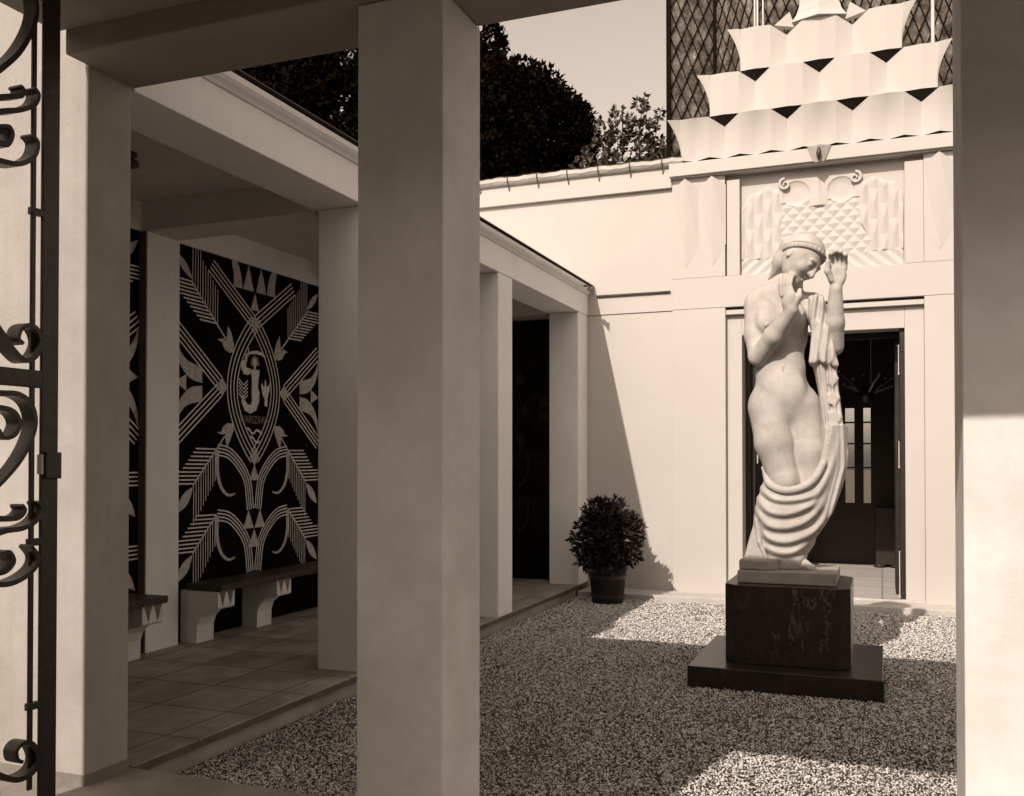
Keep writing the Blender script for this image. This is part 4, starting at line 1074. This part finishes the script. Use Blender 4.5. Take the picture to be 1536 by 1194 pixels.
def fill(specs, sub, spread):
    out = []
    for (x, y, z, r) in specs:
        out.append((x, y, z, r))
        for _ in range(sub):
            d = rng.normal(0, 1, 3); d /= np.linalg.norm(d); q = rng.uniform(.7, 1.0)
            out.append((x+d[0]*r*q, y+d[1]*r*q, z+d[2]*r*q*.9, r*rng.uniform(.22, .38)))
    return out
GR = 'trees behind the pavilion'
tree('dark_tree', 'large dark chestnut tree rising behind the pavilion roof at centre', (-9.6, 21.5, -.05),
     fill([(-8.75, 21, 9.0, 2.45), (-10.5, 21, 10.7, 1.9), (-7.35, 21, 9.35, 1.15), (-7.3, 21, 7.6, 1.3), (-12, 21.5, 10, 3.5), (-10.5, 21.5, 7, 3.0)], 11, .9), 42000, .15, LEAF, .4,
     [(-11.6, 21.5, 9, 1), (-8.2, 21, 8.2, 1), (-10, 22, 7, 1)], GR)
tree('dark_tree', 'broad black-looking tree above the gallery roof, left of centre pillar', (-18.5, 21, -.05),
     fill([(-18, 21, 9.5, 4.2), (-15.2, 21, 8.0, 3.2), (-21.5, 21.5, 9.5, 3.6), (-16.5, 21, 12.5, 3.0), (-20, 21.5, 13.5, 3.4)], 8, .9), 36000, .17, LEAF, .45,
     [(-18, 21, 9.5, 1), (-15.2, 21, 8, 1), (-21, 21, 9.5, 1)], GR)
yb = [(-4.5, 17.3, 6.5, 1.0), (-4.95, 17.3, 7.0, .55), (-4.2, 17.4, 7.1, .6), (-3.8, 17.2, 7.0, .45), (-4.55, 17.3, 7.75, .3), (-4.2, 17.3, 7.8, .34), (-4.12, 17.3, 8.25, .2), (-4.62, 17.3, 8.2, .16), (-4.85, 17.3, 7.7, .2), (-3.95, 17.3, 7.6, .2),
      (-3.62, 17.2, 7.4, .2), (-3.45, 17.2, 7.0, .2), (-5.2, 17.2, 7.4, .2), (-3.75, 17.2, 8.0, .11), (-4.95, 17.2, 8.0, .1)]
tree('young_tree', 'small thin young tree with loose leaves left of the glass tower', (-4.5, 17.3, -.05), yb, 1150, .11, LEAF2, .045,
     [(b[0], b[1], b[2]+.1, 1) for b in yb[1:]], GR, .55, .25)
hd_ = thing('sky_block_hedge', 'unseen tall dark hedge added behind the camera to block low sky light', 'hedge', (0, -10, 0))  # added out of view to cut low sky and bounce light
hm = MB(); 
for i in range(24):
    x = -24+i*2.0; hm.box(x, x+1.99, -11.2+.15*math.sin(i*1.7), -9.4+.12*math.sin(i*2.9), 0, 7.2+.2*math.sin(i*2.1))
obj('foliage', hm, LEAF2, hd_)
# laurel in a tub
sx, sy, szc = -2.93, 10.55, .80
sh = thing('potted_shrub', 'round dark laurel bush in a wooden tub against the white wall', 'potted plant', (sx, sy, 0))
obj('tub', MB().lathe([(.165, -.01), (.175, .0), (.215, .40), (.225, .405), (.225, .44), (.195, .44), (.19, .36)], (sx, sy, 0), 22), TUB, sh)
obj('hoop', MB().lathe([(.186, .07), (.192, .07), (.198, .11), (.19, .11)], (sx, sy, 0), 22).lathe([(.206, .29), (.212, .29), (.217, .33), (.21, .33)], (sx, sy, 0), 22), DARKMETAL, sh)
obj('soil', MB().lathe([(.19, .37), (.19, .385)], (sx, sy, 0), 22), SOIL, sh)
st = MB().tube([(sx, sy, .36), (sx+.01, sy, .6), (sx, sy, .9)], [.035, .028, .015], 8)
for i in range(14):
    a = i*2.4; st.tube([(sx, sy, .5+.02*i), (sx+.2*math.cos(a), sy+.2*math.sin(a), .58+.032*i), (sx+.37*math.cos(a)*(1-.02*i), sy+.37*math.sin(a)*(1-.02*i), .62+.035*i)], [.012, .008, .004], 5)
obj('stem', st, BARK, sh)
bl = [(sx, sy, szc, .36), (sx-.09, sy, szc-.10, .33), (sx+.10, sy, szc-.04, .30), (sx, sy, szc+.12, .29), (sx-.02, sy-.1, szc-.26, .24), (sx-.24, sy-.05, szc-.29, .13), (sx+.22, sy, szc-.2, .19), (sx+.25, sy, szc+.08, .17), (sx-.12, sy, szc+.27, .15), (sx+.1, sy, szc+.3, .11)]
c, d = blob_points(bl, 1500, .4)
c = np.repeat(c, 4, 0); d = np.repeat(d, 4, 0)
V, Fa = leaves(c, d*.9+np.array([0, 0, .25]), .078, .36, .3, .6)
np_obj('foliage', V, Fa, LEAF3, sh)

# ------------------------------------------------------------------ light
SUN = Vector((.213, 1.2, -1.0)).normalized()
sl_ = bpy.data.lights.new('sun', 'SUN'); so = bpy.data.objects.new('sun', sl_); COL.objects.link(so)
so.rotation_euler = SUN.to_track_quat('-Z', 'Y').to_euler()
sl_.energy = 2.6; sl_.angle = rad(.5); sl_.color = (1, .865, .765)
wd_ = bpy.data.worlds.new('World'); S.world = wd_; wd_.use_nodes = True
nt = wd_.node_tree; bg = nt.nodes['Background']
sky = N(nt, 'ShaderNodeTexSky'); sky.sky_type = 'NISHITA'; sky.sun_disc = False
sky.sun_elevation = math.asin(-SUN.z); sky.sun_rotation = math.atan2(-SUN.x, -SUN.y)
sky.air_density = 1.0; sky.dust_density = 3.0
bw = N(nt, 'ShaderNodeSeparateColor'); nt.links.new(sky.outputs['Color'], bw.inputs['Color'])   # the old plate sees blue light
cb = N(nt, 'ShaderNodeCombineColor')
for k in ('Red', 'Green', 'Blue'): nt.links.new(bw.outputs['Blue'], cb.inputs[k])
nt.links.new(mix(nt, cb.outputs['Color'], (1, .835, .705, 1), 1.0, 'MULTIPLY'), bg.inputs['Color'])
bg.inputs['Strength'].default_value = .104
S.view_settings.view_transform = 'Standard'; S.view_settings.look = 'None'
S.view_settings.exposure = 0.9; S.view_settings.gamma = 1.0
S.cycles.max_bounces = 8; S.cycles.diffuse_bounces = 6; S.cycles.glossy_bounces = 4; S.cycles.transmission_bounces = 6
S.cycles.sample_clamp_indirect = 6.0; S.cycles.use_denoising = True
